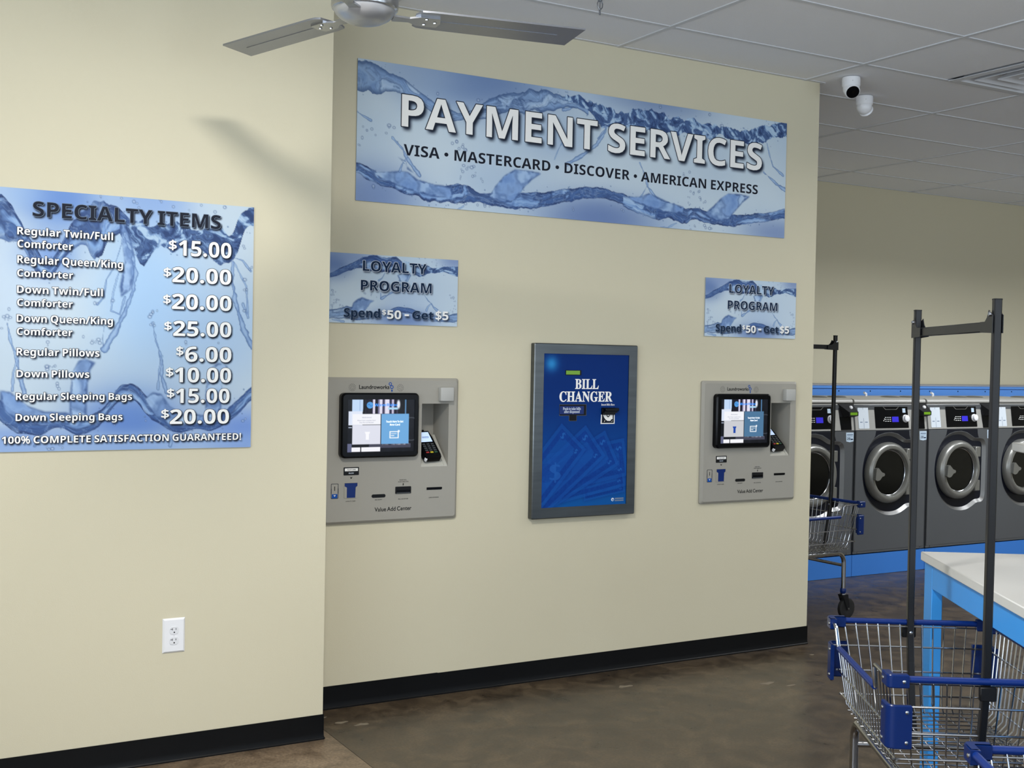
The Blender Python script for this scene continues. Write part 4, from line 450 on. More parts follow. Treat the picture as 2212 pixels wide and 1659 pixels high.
# ------------------------------------------------------------------ printed artwork (computed grids of ink colour)
DATA={"dims":{"P":[1.9627,2.8116,2.4524,0.6107],"S":[0.4905,2.088,0.9088,0.9156],"L":[1.8455,1.9711,0.6193,0.3002],"R":[3.8903,1.9663,0.6193,0.3002]},"tP":[["PAYMENT SERVICES",0.21,2.284,0.268,0.14],["VISA • MASTERCARD • DISCOVER • AMERICAN EXPRESS",0.222,2.26,0.3935,0.048]],"tS":[["SPECIALTY ITEMS",0.119,0.781,0.0925,0.051],["Regular Twin/Full",0.069,0.39,0.1595,0.026],["Comforter",0.07,0.253,0.204,0.026],["Regular Queen/King",0.07,0.426,0.2585,0.027],["Comforter",0.07,0.255,0.305,0.025],["Down Twin/Full",0.07,0.357,0.3625,0.026],["Comforter",0.071,0.255,0.4075,0.025],["Down Queen/King",0.07,0.393,0.463,0.026],["Comforter",0.071,0.255,0.508,0.025],["Regular Pillows",0.071,0.348,0.5795,0.026],["Down Pillows",0.071,0.314,0.6555,0.025],["Regular Sleeping Bags",0.07,0.464,0.7345,0.025],["Down Sleeping Bags",0.07,0.431,0.808,0.025],["$",0.59,0.617,0.1785,0.032],["15.00",0.626,0.823,0.1995,0.057],["$",0.572,0.598,0.279,0.03],["20.00",0.603,0.824,0.299,0.056],["$",0.572,0.598,0.3785,0.03],["20.00",0.603,0.826,0.398,0.056],["$",0.577,0.603,0.476,0.029],["25.00",0.609,0.827,0.4975,0.056],["$",0.622,0.647,0.569,0.031],["6.00",0.654,0.829,0.592,0.056],["$",0.585,0.611,0.647,0.03],["10.00",0.617,0.829,0.669,0.055],["$",0.59,0.616,0.7245,0.03],["15.00",0.622,0.824,0.746,0.054],["$",0.57,0.597,0.801,0.03],["20.00",0.601,0.823,0.824,0.054],["100% COMPLETE SATISFACTION GUARANTEED!",0.026,0.87,0.8865,0.025]],"tL":[["LOYALTY",0.156,0.461,0.072,0.045],["PROGRAM",0.148,0.488,0.156,0.044],["Spend",0.072,0.24,0.274,0.037],["$",0.25,0.269,0.259,0.021],["50",0.274,0.341,0.2755,0.037],["-",0.358,0.379,0.274,0.037],["Get",0.396,0.5,0.2735,0.036],["$5",0.511,0.574,0.2725,0.038]],"art":{"Pr":[["g",[[[-0.004,0.015],[0.061,0.016],[0.126,0.029],[0.193,0.046],[0.272,0.092],[0.341,0.129],[0.387,0.164],[0.481,0.176],[0.563,0.155],[0.634,0.109],[0.718,0.065],[0.828,0.031],[0.916,0.018],[1.006,0.024],[1.11,0.035],[1.189,0.045]],[[-0.002,0.14],[0.041,0.148],[0.106,0.126],[0.172,0.119],[0.239,0.129],[0.296,0.155],[0.353,0.185],[0.412,0.223],[0.481,0.217],[0.564,0.199],[0.659,0.171],[0.756,0.136],[0.881,0.13],[1.007,0.098],[1.111,0.076],[1.191,0.107]]]],["t",[[[1.057,0.019],[1.162,0.028],[1.243,0.051],[1.325,0.071],[1.407,0.059],[1.546,0.037],[1.661,0.056],[1.777,0.056],[1.866,0.055],[2.017,0.057],[2.141,0.069],[2.235,0.056],[2.329,0.016],[2.459,0.002]],[[1.058,0.052],[1.164,0.079],[1.245,0.127],[1.327,0.16],[1.409,0.133],[1.549,0.14],[1.663,0.139],[1.779,0.123],[1.868,0.132],[2.019,0.123],[2.143,0.129],[2.237,0.138],[2.332,0.094],[2.461,0.087]]]],["d",[[[-0.005,0.446],[0.047,0.461],[0.113,0.491],[0.179,0.489],[0.246,0.499],[0.314,0.509],[0.406,0.517],[0.487,0.504],[0.546,0.501],[0.619,0.528],[0.703,0.521],[0.765,0.52],[0.864,0.507],[0.965,0.496],[1.068,0.468],[1.173,0.448],[1.28,0.443],[1.39,0.462],[1.46,0.488]],[[-0.004,0.49],[0.048,0.513],[0.114,0.539],[0.18,0.546],[0.247,0.564],[0.315,0.579],[0.408,0.596],[0.489,0.585],[0.548,0.566],[0.619,0.566],[0.705,0.581],[0.766,0.588],[0.866,0.576],[0.967,0.557],[1.07,0.538],[1.174,0.503],[1.281,0.494],[1.391,0.512],[1.461,0.534]]]],["d",[[[1.404,0.475],[1.459,0.479],[1.558,0.487],[1.672,0.484],[1.775,0.495],[1.879,0.501],[1.969,0.512],[2.061,0.517],[2.154,0.508],[2.28,0.493],[2.376,0.474],[2.473,0.449]],[[1.405,0.529],[1.461,0.534],[1.56,0.558],[1.675,0.568],[1.777,0.583],[1.88,0.552],[1.971,0.576],[2.063,0.579],[2.156,0.561],[2.282,0.542],[2.377,0.518],[2.475,0.498]]]]],"Pb":[[[0.655,0.54],[0.686,0.491],[0.733,0.437],[0.792,0.402],[0.862,0.402],[0.933,0.408],[0.883,0.441],[0.843,0.479],[0.795,0.543],[0.741,0.561]],[[1.909,0.522],[1.968,0.477],[2.016,0.433],[2.064,0.405],[2.151,0.404],[2.208,0.409],[2.159,0.445],[2.122,0.481],[2.068,0.538],[1.986,0.554]],[[0.069,0.483],[0.135,0.477],[0.205,0.466],[0.245,0.466],[0.291,0.495],[0.383,0.511],[0.464,0.512],[0.465,0.562],[0.361,0.565],[0.247,0.544],[0.157,0.521]],[[1.431,0.475],[1.501,0.471],[1.557,0.448],[1.6,0.458],[1.672,0.48],[1.775,0.499],[1.776,0.532],[1.674,0.535],[1.559,0.517],[1.474,0.501]]],"Pv":[[[[0.195,0.406],[0.236,0.422],[0.241,0.455],[0.286,0.475],[0.305,0.494]],0.01]],"Ps":[[[[0.167,0.324],[0.192,0.346],[0.221,0.373],[0.24,0.406],[0.272,0.443],[0.302,0.477]],0.012],[[[0.244,0.401],[0.218,0.434],[0.205,0.47]],0.008],[[[1.259,0.058],[1.296,0.105],[1.289,0.173],[1.242,0.239],[1.169,0.295],[1.071,0.353]],0.012],[[[1.168,0.032],[1.111,0.076],[1.046,0.097]],0.01],[[[1.32,0.118],[1.289,0.162],[1.247,0.211]],0.007],[[[2.299,0.273],[2.354,0.306],[2.404,0.336],[2.47,0.365]],0.014],[[[2.316,0.12],[2.341,0.191],[2.362,0.237],[2.435,0.279]],0.008],[[[1.497,0.303],[1.532,0.363],[1.55,0.419],[1.603,0.467]],0.01],[[[1.545,0.412],[1.518,0.456],[1.496,0.481]],0.007],[[[-0.0,0.231],[0.032,0.247],[0.065,0.259]],0.008],[[[1.003,0.336],[1.022,0.29],[1.042,0.255],[1.058,0.271]],0.006],[[[0.525,0.593],[0.467,0.633],[0.409,0.65]],0.008],[[[1.733,0.582],[1.676,0.609],[1.619,0.62]],0.008]],"Pd":[[0.029,0.291],[0.046,0.305],[0.07,0.297],[0.026,0.339],[0.009,0.371],[0.088,0.321],[0.151,0.279],[0.175,0.279],[0.138,0.307],[0.384,0.105],[0.59,0.108],[0.462,0.317],[0.483,0.306],[0.514,0.328],[0.531,0.341],[0.496,0.338],[0.521,0.411],[0.544,0.415],[0.573,0.41],[0.517,0.439],[0.583,0.437],[0.612,0.463],[0.579,0.452],[0.505,0.473],[0.491,0.585],[0.083,0.55],[0.534,0.582],[0.596,0.583],[0.634,0.584],[0.658,0.586],[0.891,0.579],[1.77,0.33],[1.808,0.319],[1.817,0.416],[1.838,0.419],[1.867,0.414],[1.812,0.447],[1.877,0.442],[1.902,0.466],[1.883,0.453],[1.804,0.474],[1.112,0.557],[1.406,0.547],[2.372,0.55],[1.475,-0.097],[1.522,-0.024],[1.616,0.015],[1.925,0.015],[2.011,0.062],[1.747,0.018],[1.547,0.092],[1.852,0.592],[1.911,0.581],[1.957,0.594],[1.822,0.608]],"Pg":[[0.584,0.01,0.42,0.16,[116,141,183],1.0],[0.293,0.028,0.22,0.08,[157,177,203],0.6],[1.601,-0.022,0.34,0.1,[125,147,185],0.9],[1.257,0.601,0.36,0.13,[112,135,181],1.0],[0.071,0.589,0.25,0.15,[126,149,192],1.0],[2.412,0.589,0.25,0.08,[128,149,190],0.9],[1.011,0.237,0.22,0.12,[158,181,209],0.6],[2.302,0.17,0.12,0.1,[204,219,226],0.3],[0.764,0.477,0.3,0.1,[172,193,217],0.5]],"Sr":[["d",[[[-0.004,0.023],[0.014,0.033],[0.036,0.05],[0.064,0.086],[0.087,0.136],[0.116,0.188],[0.136,0.223],[0.165,0.264],[0.19,0.232],[0.21,0.188],[0.236,0.137],[0.258,0.093],[0.287,0.054],[0.322,0.026],[0.358,0.014],[0.394,0.027],[0.419,0.043],[0.437,0.079],[0.474,0.089]],[[-0.002,0.201],[0.015,0.197],[0.037,0.181],[0.065,0.173],[0.088,0.208],[0.116,0.254],[0.137,0.307],[0.165,0.321],[0.191,0.299],[0.211,0.249],[0.236,0.211],[0.259,0.191],[0.289,0.195],[0.325,0.224],[0.348,0.213],[0.372,0.177],[0.396,0.151],[0.426,0.13],[0.463,0.147]]]],["t",[[[0.413,0.056],[0.456,0.078],[0.499,0.087],[0.542,0.09],[0.605,0.092],[0.669,0.094],[0.734,0.096],[0.786,0.099],[0.826,0.083],[0.859,0.041],[0.892,0.012],[0.919,-0.003]],[[0.414,0.131],[0.457,0.185],[0.501,0.245],[0.525,0.212],[0.575,0.196],[0.606,0.182],[0.67,0.184],[0.735,0.199],[0.788,0.216],[0.828,0.194],[0.86,0.12],[0.893,0.085],[0.92,0.07]]]],["d",[[[0.002,0.72],[0.031,0.75],[0.065,0.78],[0.105,0.793],[0.145,0.799],[0.191,0.812],[0.237,0.818],[0.29,0.8],[0.343,0.782],[0.379,0.751],[0.414,0.694],[0.444,0.669],[0.469,0.669],[0.5,0.7],[0.532,0.745],[0.57,0.783],[0.615,0.816],[0.666,0.823],[0.718,0.83],[0.777,0.811],[0.829,0.758],[0.875,0.712],[0.929,0.666]],[[0.003,0.786],[0.032,0.816],[0.066,0.841],[0.105,0.856],[0.145,0.86],[0.191,0.83],[0.237,0.837],[0.273,0.865],[0.32,0.856],[0.361,0.819],[0.403,0.757],[0.433,0.732],[0.482,0.732],[0.52,0.796],[0.558,0.821],[0.603,0.848],[0.647,0.861],[0.699,0.842],[0.751,0.856],[0.81,0.824],[0.85,0.798],[0.89,0.759],[0.93,0.719]]]]],"Sb":[[[0.249,0.8],[0.25,0.707],[0.258,0.633],[0.276,0.596],[0.299,0.587],[0.335,0.601],[0.317,0.627],[0.309,0.676],[0.307,0.738],[0.307,0.8]],[[0.731,0.804],[0.735,0.673],[0.748,0.615],[0.78,0.595],[0.817,0.607],[0.801,0.627],[0.795,0.686],[0.79,0.804]],[[0.413,0.056],[0.444,0.129],[0.463,0.19],[0.47,0.272],[0.453,0.335],[0.422,0.362],[0.416,0.325],[0.433,0.236],[0.42,0.149]],[[0.02,0.702],[0.053,0.708],[0.082,0.732],[0.11,0.756],[0.161,0.775],[0.248,0.781],[0.249,0.824],[0.162,0.817],[0.077,0.811],[0.02,0.756]],[[0.507,0.732],[0.538,0.707],[0.569,0.713],[0.601,0.758],[0.653,0.79],[0.731,0.791],[0.731,0.83],[0.615,0.835],[0.551,0.796]]],"Sv":[],"Ss":[[[[0.42,0.124],[0.457,0.197],[0.472,0.272],[0.46,0.348],[0.432,0.424],[0.4,0.488],[0.364,0.554]],0.014],[[[0.432,0.13],[0.397,0.251],[0.369,0.302],[0.362,0.364],[0.339,0.393]],0.006],[[[0.828,0.214],[0.829,0.292],[0.843,0.37],[0.872,0.461],[0.91,0.533]],0.014],[[[0.415,0.262],[0.392,0.351],[0.387,0.413],[0.417,0.425],[0.435,0.361]],0.006],[[[0.828,0.201],[0.883,0.303],[0.891,0.421],[0.87,0.369]],0.006],[[[0.04,0.468],[0.052,0.534],[0.069,0.581],[0.081,0.648],[0.098,0.708]],0.01],[[[0.075,0.587],[0.061,0.642],[0.059,0.702]],0.006],[[[0.534,0.452],[0.548,0.522],[0.567,0.572],[0.568,0.643],[0.588,0.706]],0.01],[[[0.571,0.572],[0.559,0.636],[0.556,0.694]],0.006],[[[0.363,0.47],[0.358,0.514],[0.364,0.564]],0.005],[[[0.828,0.194],[0.868,0.205],[0.899,0.243]],0.006],[[[0.151,0.86],[0.134,0.896]],0.008],[[[0.615,0.861],[0.603,0.905]],0.008]],"Sd":[[0.04,0.444],[0.043,0.456],[0.029,0.447],[0.045,0.42],[0.022,0.487],[0.534,0.411],[0.55,0.407],[0.538,0.452],[0.528,0.421],[0.528,0.459],[0.292,0.509],[0.322,0.53],[0.334,0.527],[0.349,0.53],[0.305,0.559],[0.167,0.507],[0.173,0.543],[0.18,0.616],[0.189,0.619],[0.194,0.616],[0.171,0.619],[0.206,0.677],[0.212,0.695],[0.203,0.652],[0.779,0.52],[0.656,0.519],[0.676,0.596],[0.514,0.811],[0.404,0.826],[0.877,0.815],[0.473,0.02],[0.48,0.035],[0.56,0.007],[0.604,0.022],[0.662,0.03],[0.707,0.008],[0.759,0.029],[0.798,0.007],[0.418,0.006],[0.346,0.005],[0.874,0.158],[0.895,0.236],[0.876,0.277],[0.876,0.316],[0.795,0.216],[0.392,0.376],[0.33,0.388],[0.877,0.395],[0.174,0.903],[0.192,0.907],[0.226,0.904]],"Sg":[[0.2,0.024,0.16,0.12,[110,146,208],1.0],[0.047,0.013,0.12,0.06,[160,190,230],0.6],[0.529,0.009,0.14,0.1,[130,160,215],0.8],[0.164,0.227,0.1,0.08,[110,146,208],1.0],[0.462,0.814,0.2,0.13,[104,140,206],1.0],[0.055,0.877,0.22,0.06,[130,160,215],0.9],[0.878,0.858,0.16,0.1,[110,145,215],0.9],[0.515,0.358,0.2,0.3,[166,200,236],0.9],[0.792,0.477,0.2,0.2,[170,203,240],0.6],[0.05,0.318,0.14,0.2,[205,222,240],0.6],[0.429,0.889,0.6,0.04,[150,180,225],0.8]],"Lr":[["d",[[[-0.002,0.088],[0.023,0.085],[0.054,0.067],[0.085,0.049],[0.117,0.034],[0.149,0.02],[0.181,0.012],[0.213,0.009],[0.246,0.007],[0.279,0.006],[0.305,0.006],[0.329,0.011],[0.352,0.026],[0.373,0.034]],[[-0.002,0.111],[0.023,0.107],[0.048,0.1],[0.07,0.084],[0.102,0.073],[0.13,0.06],[0.156,0.064],[0.182,0.072],[0.214,0.07],[0.247,0.074],[0.28,0.076],[0.307,0.077],[0.33,0.073],[0.353,0.066],[0.373,0.068]]]],["t",[[[0.346,0.02],[0.379,0.028],[0.413,0.032],[0.447,0.036],[0.481,0.036],[0.516,0.032],[0.55,0.029],[0.585,0.03],[0.624,0.033]],[[0.346,0.06],[0.38,0.07],[0.414,0.078],[0.448,0.07],[0.482,0.068],[0.516,0.07],[0.551,0.065],[0.586,0.063],[0.624,0.07]]]],["d",[[[0.27,0.249],[0.29,0.233],[0.309,0.225],[0.333,0.222],[0.356,0.222],[0.38,0.223],[0.4,0.229],[0.424,0.24]],[[0.27,0.261],[0.29,0.251],[0.31,0.247],[0.333,0.245],[0.357,0.246],[0.38,0.246],[0.4,0.25],[0.424,0.259]]]],["g",[[[0.0,0.247],[0.041,0.245],[0.073,0.232],[0.104,0.231],[0.14,0.248],[0.179,0.258],[0.218,0.263],[0.27,0.252]],[[0.001,0.288],[0.042,0.281],[0.074,0.28],[0.105,0.285],[0.141,0.289],[0.179,0.282],[0.218,0.275],[0.271,0.264]]]],["g",[[[0.417,0.237],[0.451,0.242],[0.485,0.25],[0.52,0.259],[0.555,0.257],[0.589,0.247],[0.628,0.242]],[[0.417,0.256],[0.452,0.264],[0.486,0.278],[0.521,0.283],[0.555,0.285],[0.59,0.287],[0.628,0.27]]]]],"Lb":[[[0.089,0.249],[0.108,0.231],[0.114,0.213],[0.133,0.196],[0.155,0.187],[0.181,0.195],[0.212,0.2],[0.194,0.21],[0.182,0.228],[0.169,0.244],[0.14,0.26]],[[0.32,0.083],[0.33,0.1],[0.327,0.11],[0.367,0.108],[0.387,0.079],[0.363,0.071]]],"Lv":[],"Ls":[[[[0.26,0.077],[0.248,0.099],[0.232,0.111]],0.006],[[[0.38,0.08],[0.364,0.111],[0.302,0.157],[0.275,0.173],[0.246,0.189]],0.008],[[[0.242,0.165],[0.243,0.189]],0.005],[[[0.453,0.165],[0.471,0.189],[0.488,0.201],[0.499,0.216],[0.52,0.234]],0.008],[[[0.485,0.204],[0.471,0.217],[0.465,0.233]],0.006],[[[0.02,0.288],[0.045,0.29],[0.071,0.295]],0.006]],"Ld":[[0.018,0.163],[0.032,0.169],[0.024,0.182],[0.026,0.204],[0.036,0.204],[0.048,0.203],[0.025,0.218],[0.054,0.224],[0.066,0.23],[0.019,0.234],[0.581,0.16],[0.588,0.172],[0.598,0.168],[0.605,0.171],[0.602,0.187],[0.606,0.207],[0.601,0.22],[0.596,0.234],[0.057,0.052],[0.164,0.169],[0.223,0.184],[0.197,0.176],[0.426,0.004],[0.453,0.002],[0.488,0.015],[0.508,0.005],[0.46,0.023],[0.499,0.043],[0.512,0.02]],"Lg":[[0.022,0.045,0.09,0.07,[109,134,181],1.0],[0.117,0.013,0.1,0.03,[138,159,199],0.8],[0.602,0.006,0.08,0.04,[118,139,183],0.8],[0.35,0.273,0.16,0.05,[114,139,186],1.0],[0.366,0.187,0.12,0.07,[167,189,218],0.6],[0.553,0.148,0.1,0.1,[191,209,227],0.4]]}}
_T = np.random.RandomState(5).rand(6, 256, 256)
def vn(x, y, s=0):
    ix = np.floor(x).astype(int); iy = np.floor(y).astype(int); fx = x - ix; fy = y - iy
    fx = fx * fx * (3 - 2 * fx); fy = fy * fy * (3 - 2 * fy); T = _T[s % 6]; a, b, c, d = ix % 256, (ix + 1) % 256, iy % 256, (iy + 1) % 256
    return (T[a, c] * (1 - fx) + T[b, c] * fx) * (1 - fy) + (T[a, d] * (1 - fx) + T[b, d] * fx) * fy
def fbm(x, y, o=4, s=0):
    r = 0; a = .5; t = 0
    for k in range(o): r = r + a * vn(x * 2 ** k + 17.3 * k, y * 2 ** k + 9.1 * k, s + k); t += a; a *= .52
    return r / t
def sat(a): return np.clip(a, 0, 1)
def col(c): return np.array(c, float) / 255
def over(img, c, a): img += (c - img) * a[..., None]
def ramp(t, *cs):
    t = sat(t) * (len(cs) - 1); i = np.minimum(t.astype(int), len(cs) - 2); f = (t - i)[..., None]; A = np.array([col(c) for c in cs])
    return A[i] * (1 - f) + A[i + 1] * f
class Art:
    def __init__(s, W, Hh, step):
        s.W, s.H = W, Hh; s.nx = int(W / step) + 1; s.ny = int(Hh / step) + 1
        u = np.linspace(0, W, s.nx); v = np.linspace(0, Hh, s.ny); s.u, s.vv = u, v; s.U, s.V = np.meshgrid(u, v); s.px = step
        s.img = np.zeros((s.ny, s.nx, 3))
    def mask(s, polys):                        # even-odd raster of polygons (u, v-down)
        out = np.zeros((s.ny, s.nx), bool)
        e = np.array([(*P[i], *P[(i + 1) % len(P)]) for P in polys for i in range(len(P))], float)
        for j, y in enumerate(s.vv):
            k = ((e[:, 1] <= y) != (e[:, 3] <= y))
            if not k.any(): continue
            q = e[k]; xs = np.sort(q[:, 0] + (y - q[:, 1]) / (q[:, 3] - q[:, 1]) * (q[:, 2] - q[:, 0]))
            n = np.searchsorted(xs, s.u); out[j] = n % 2 == 1
        return out.astype(float)
    def blur(s, a, r):
        k = max(1, int(round(r / s.px)))
        for _ in range(2):
            for ax in (0, 1):
                p = np.pad(a, [(k + 1, k) if ax == i else (0, 0) for i in (0, 1)], mode='edge'); c = np.cumsum(p, axis=ax); n = 2 * k + 1
                a = (np.take(c, range(n, c.shape[ax]), ax) - np.take(c, range(0, c.shape[ax] - n), ax)) / n
        return a
    def dist(s, pts, closed=False):
        d = np.full(s.U.shape, 9.0); tt = np.zeros(s.U.shape); n = len(pts)
        for i in range(n if closed else n - 1):
            (ax, ay), (bx, by) = pts[i], pts[(i + 1) % n]; L = (bx - ax) ** 2 + (by - ay) ** 2 + 1e-9
            t = sat(((s.U - ax) * (bx - ax) + (s.V - ay) * (by - ay)) / L); q = np.hypot(s.U - ax - t * (bx - ax), s.V - ay - t * (by - ay))
            k = q < d; tt[k] = ((i + t) / max(1, n - 1))[k]; d = np.minimum(d, q)
        return d, tt
    def ground(s, patches, base=(200, 215, 226)):
        n = fbm(s.U * 3, s.V * 3, 2, 1)
        s.img[:] = col(base); over(s.img, col((184, 204, 223)), sat(n * 1.4 - .4))
        for cu, cv, rx, ry, c, a in patches:
            g = np.exp(-(((s.U - cu) / rx) ** 2 + ((s.V - cv) / ry) ** 2) ** 1.3); over(s.img, col(c), g * a)
    def ribbon(s, kind, top, bot, seed):
        def ed(P):
            y = np.interp(s.u, [p[0] for p in P], [p[1] for p in P]); k = max(1, int(.02 / s.px)); y = np.convolve(np.pad(y, k, mode='edge'), np.ones(2 * k + 1) / (2 * k + 1), 'valid'); return y
        a, b = ed(top), ed(bot); th = np.maximum(b - a, .004)
        ja = (fbm(s.u * 22, s.u * 0 + seed, 4, seed) - .5) * th * (.75 if kind == 't' else .42); jb = (fbm(s.u * 18, s.u * 0 + 7 + seed, 4, seed) - .5) * th * (.85 if kind == 't' else .5)
        a = a + ja; b = b + jb; lo = min(P[0] for P in [top[0], bot[0]]); hi = max(top[-1][0], bot[-1][0])
        t = (s.V - a) / np.maximum(b - a, .003)
        al = sat((s.V - a) / s.px + .5) * sat((b - s.V) / s.px + .5) * ((s.U >= lo) & (s.U <= hi))
        w = fbm(s.U * 7, s.V * 9, 3, seed); e = sat(1 - np.minimum(t, 1 - t) * 5)
        if kind == 't':
            n = fbm(s.U * 44 + w * 9, s.V * 50 + w * 10, 4, seed + 1); n = sat((n - .5) * 1.5 + .5); r = 1 - abs(2 * n - 1) * 2.6
            c = ramp(n * 1.5 - .25, (44, 64, 108), (74, 102, 152), (120, 152, 196), (176, 202, 226)); over(c, col((40, 58, 98)), sat(r) ** 3 * .8); al = al * .95
        else:
            n = fbm(s.U * 9 + w * 3.5, t * 2.6 + w * 3 + s.U * 2, 4, seed + 2); r = sat(1 - abs(2 * n - 1) * 3.4); n2 = fbm(s.U * 30 + w * 9, t * 5 + w * 8, 3, seed); r2 = sat(1 - abs(2 * n2 - 1) * 4)
            if kind == 'd':
                c = ramp(n * 1.5 - .28, (50, 74, 124), (82, 116, 174), (120, 156, 208), (182, 208, 234)); over(c, col((42, 60, 104)), sat(r * .7 + e * .5)); over(c, col((196, 216, 236)), r2 ** 3 * .35); al = al * .96
            else:
                c = ramp(n * 1.4 - .2, (112, 144, 192), (148, 178, 216), (192, 212, 232)); over(c, col((64, 88, 132)), sat(r ** 2 * .6 + r2 ** 2 * .4)); over(c, col((50, 74, 118)), e * .8); al = al * .88
        over(s.img, c, al)
    def blob(s, P, seed, void=False):
        k = s.mask([P]); d, _ = s.dist(P, True); d = d + (fbm(s.U * 40, s.V * 40, 3, seed) - .5) * .02
        k = sat(k * 2 - 1 + sat(d / .01) * 0); n = fbm(s.U * 12, s.V * 12, 4, seed)
        c = ramp(n * 1.5 - .2, (104, 140, 198), (140, 172, 218), (178, 204, 232)); over(c, col((58, 84, 136)), sat(1 - d / .008) * .9); r = sat(1 - abs(2 * n - 1) * 4); over(c, col((70, 98, 150)), r * .5)
        if void: c = ramp(n, (200, 218, 232), (206, 222, 234)); over(c, col((74, 100, 148)), sat(1 - d / .006))
        over(s.img, c, s.blur(k, s.px) * .92)
    def strand(s, P, r, seed):
        d, t = s.dist(P); d = d + (fbm(s.U * 40, s.V * 40, 3, seed) - .5) * r * 1.1; rr = r * (.30 + .45 * t)
        al = sat((rr - d) / s.px + .4); c = ramp(d / np.maximum(rr, 1e-4), (156, 184, 218), (116, 148, 196), (66, 92, 140)); over(s.img, c, al * .85)
    def drops(s, pts, seed, k=1.0):
        R = np.random.RandomState(seed)
        for x, y in pts:
            for q in range(R.randint(1, 3)):
                r = R.uniform(.004, .0095) * k; cx = x + R.uniform(-1, 1) * .012 * q; cy = y + R.uniform(-1, 1) * .012 * q; asp = R.uniform(.7, 1.3)
                d = np.hypot((s.U - cx) / asp, s.V - cy) / r; over(s.img, col((66, 90, 136)), sat(1.25 - d) * .85 * sat((d - .3) * 2.5)); over(s.img, col((214, 226, 238)), sat(.75 - d) * .9)
    def shadow(s, polys, dx, dy, r, a, c=(32, 40, 56)):
        k = s.blur(s.mask([[(x + dx, y + dy) for x, y in P] for P in polys]), r); over(s.img, col(c), sat(k * a))
    def grid(s, name, m, parent, y):           # the flat print as a fine grid facing -Y
        ny, nx = s.ny, s.nx; co_ = np.stack([s.U, np.full_like(s.U, y), s.H - s.V], -1).reshape(-1, 3)
        i = np.arange(nx * (ny - 1)).reshape(ny - 1, nx)[:, :-1].reshape(-1); q = np.stack([i, i + nx, i + nx + 1, i + 1], 1)
        me = bpy.data.meshes.new(name); me.vertices.add(len(co_)); me.vertices.foreach_set('co', co_.astype(np.float32).ravel())
        me.loops.add(q.size); me.loops.foreach_set('vertex_index', q.astype(np.int32).ravel()); me.polygons.add(len(q)); me.polygons.foreach_set('loop_start', np.arange(0, q.size, 4, dtype=np.int32))
        me.update(calc_edges=True)
        at = me.color_attributes.new('Col', 'FLOAT_COLOR', 'POINT'); c = np.ones((len(co_), 4), np.float32); r = sat(s.img.reshape(-1, 3)); c[:, :3] = np.where(r <= .04045, r / 12.92, ((r + .055) / 1.055) ** 2.4)
        at.data.foreach_set('color', c.ravel()); me.materials.append(m)
        return link(name, me, parent)
def water(W, Hh, step, key, seed, flip=False):
    a = Art(W, Hh, step); D = DATA['art']; a.ground(D[key + 'g'])
    for i, P in enumerate(D[key + 's'][2:]): a.strand(P[0], P[1], seed + i)
    R = D[key + 'r']
    for i, (k, (t, b)) in enumerate(R): a.ribbon(k, t, b, seed + i)
    Rn = np.random.RandomState(seed)
    for k, (t, b) in R:                       # spray thrown off the crests
        for q in range(int(abs(t[-1][0] - t[0][0]) * (34 if key == 'P' else 40))):
            x = Rn.uniform(t[0][0], t[-1][0]); e_ = t if Rn.rand() < .5 else b; y = np.interp(x, [p[0] for p in e_], [p[1] for p in e_]) + (-1 if e_ is t else 1) * abs(Rn.normal(0, .010))
            r_ = Rn.uniform(.0016, .0042) * {'P': 1, 'S': .9, 'L': .55}[key]; d_ = np.hypot(a.U - x, a.V - y) / r_; over(a.img, col((84, 110, 158)), sat(1.3 - d_) * .75); over(a.img, col((206, 220, 234)), sat(.55 - d_) * .8)
    for i, P in enumerate(D[key + 'b']): a.blob(P, seed + i)
    for i, P in enumerate(D[key + 's'][:2]): a.strand(P[0], P[1], seed + i)
    for P in D[key + 'v']: a.blob(P[0], 3, True)
    a.drops(D[key + 'd'], seed, {'P': .95, 'S': .8, 'L': .5}[key])
    return a
SIGN_GAIN = 1.0
sign_print = printmat('water_splash_print', .6, gain=SIGN_GAIN, spec=.15)
def down(L, Hs): return [[(x, Hs - y) for x, y in P] for P, _ in L]
def sign(name, key, Y, label, cat, art=None, group=None):
    X, Z, W, Hs = DATA['dims'][key]
    t = thing(name, (X, Y, Z - Hs), label, cat, group)
    M().box(0, W, -.006, 0, 0, Hs, .0012).ob('sign_board', board_edge, t)
    return t, W, Hs

# payment services banner
t_pay, W, Hs = sign('wall_sign', 'P', 4.8211, 'long blue water-splash wall banner headed PAYMENT SERVICES', 'sign')
a = water(W, Hs, .0026, 'P', 2)
r1, r2 = DATA['tP']
L1 = fit(r1[0], 'b', r1[1], r1[2], Hs - r1[3], r1[4]); L2 = fit(r2[0], 'b', r2[1], r2[2], Hs - r2[3], r2[4])
a.shadow(down(L1, Hs), .011, .013, .008, 1.25); a.shadow(down(L1, Hs), .005, .006, .003, .9)
a.shadow(down(L2, Hs), 0, 0, .005, .55, (206, 218, 230))
a.grid('printed_face', sign_print, t_pay, -.0066)
lettering('lettering_outline', L1, -.0069, rim_ink, t_pay, .0042, r1[4]); lettering('lettering', L1, -.0073, white_ink, t_pay, 0, r1[4])
lettering('lettering', L2, -.0073, dark_ink, t_pay, 0, r2[4])
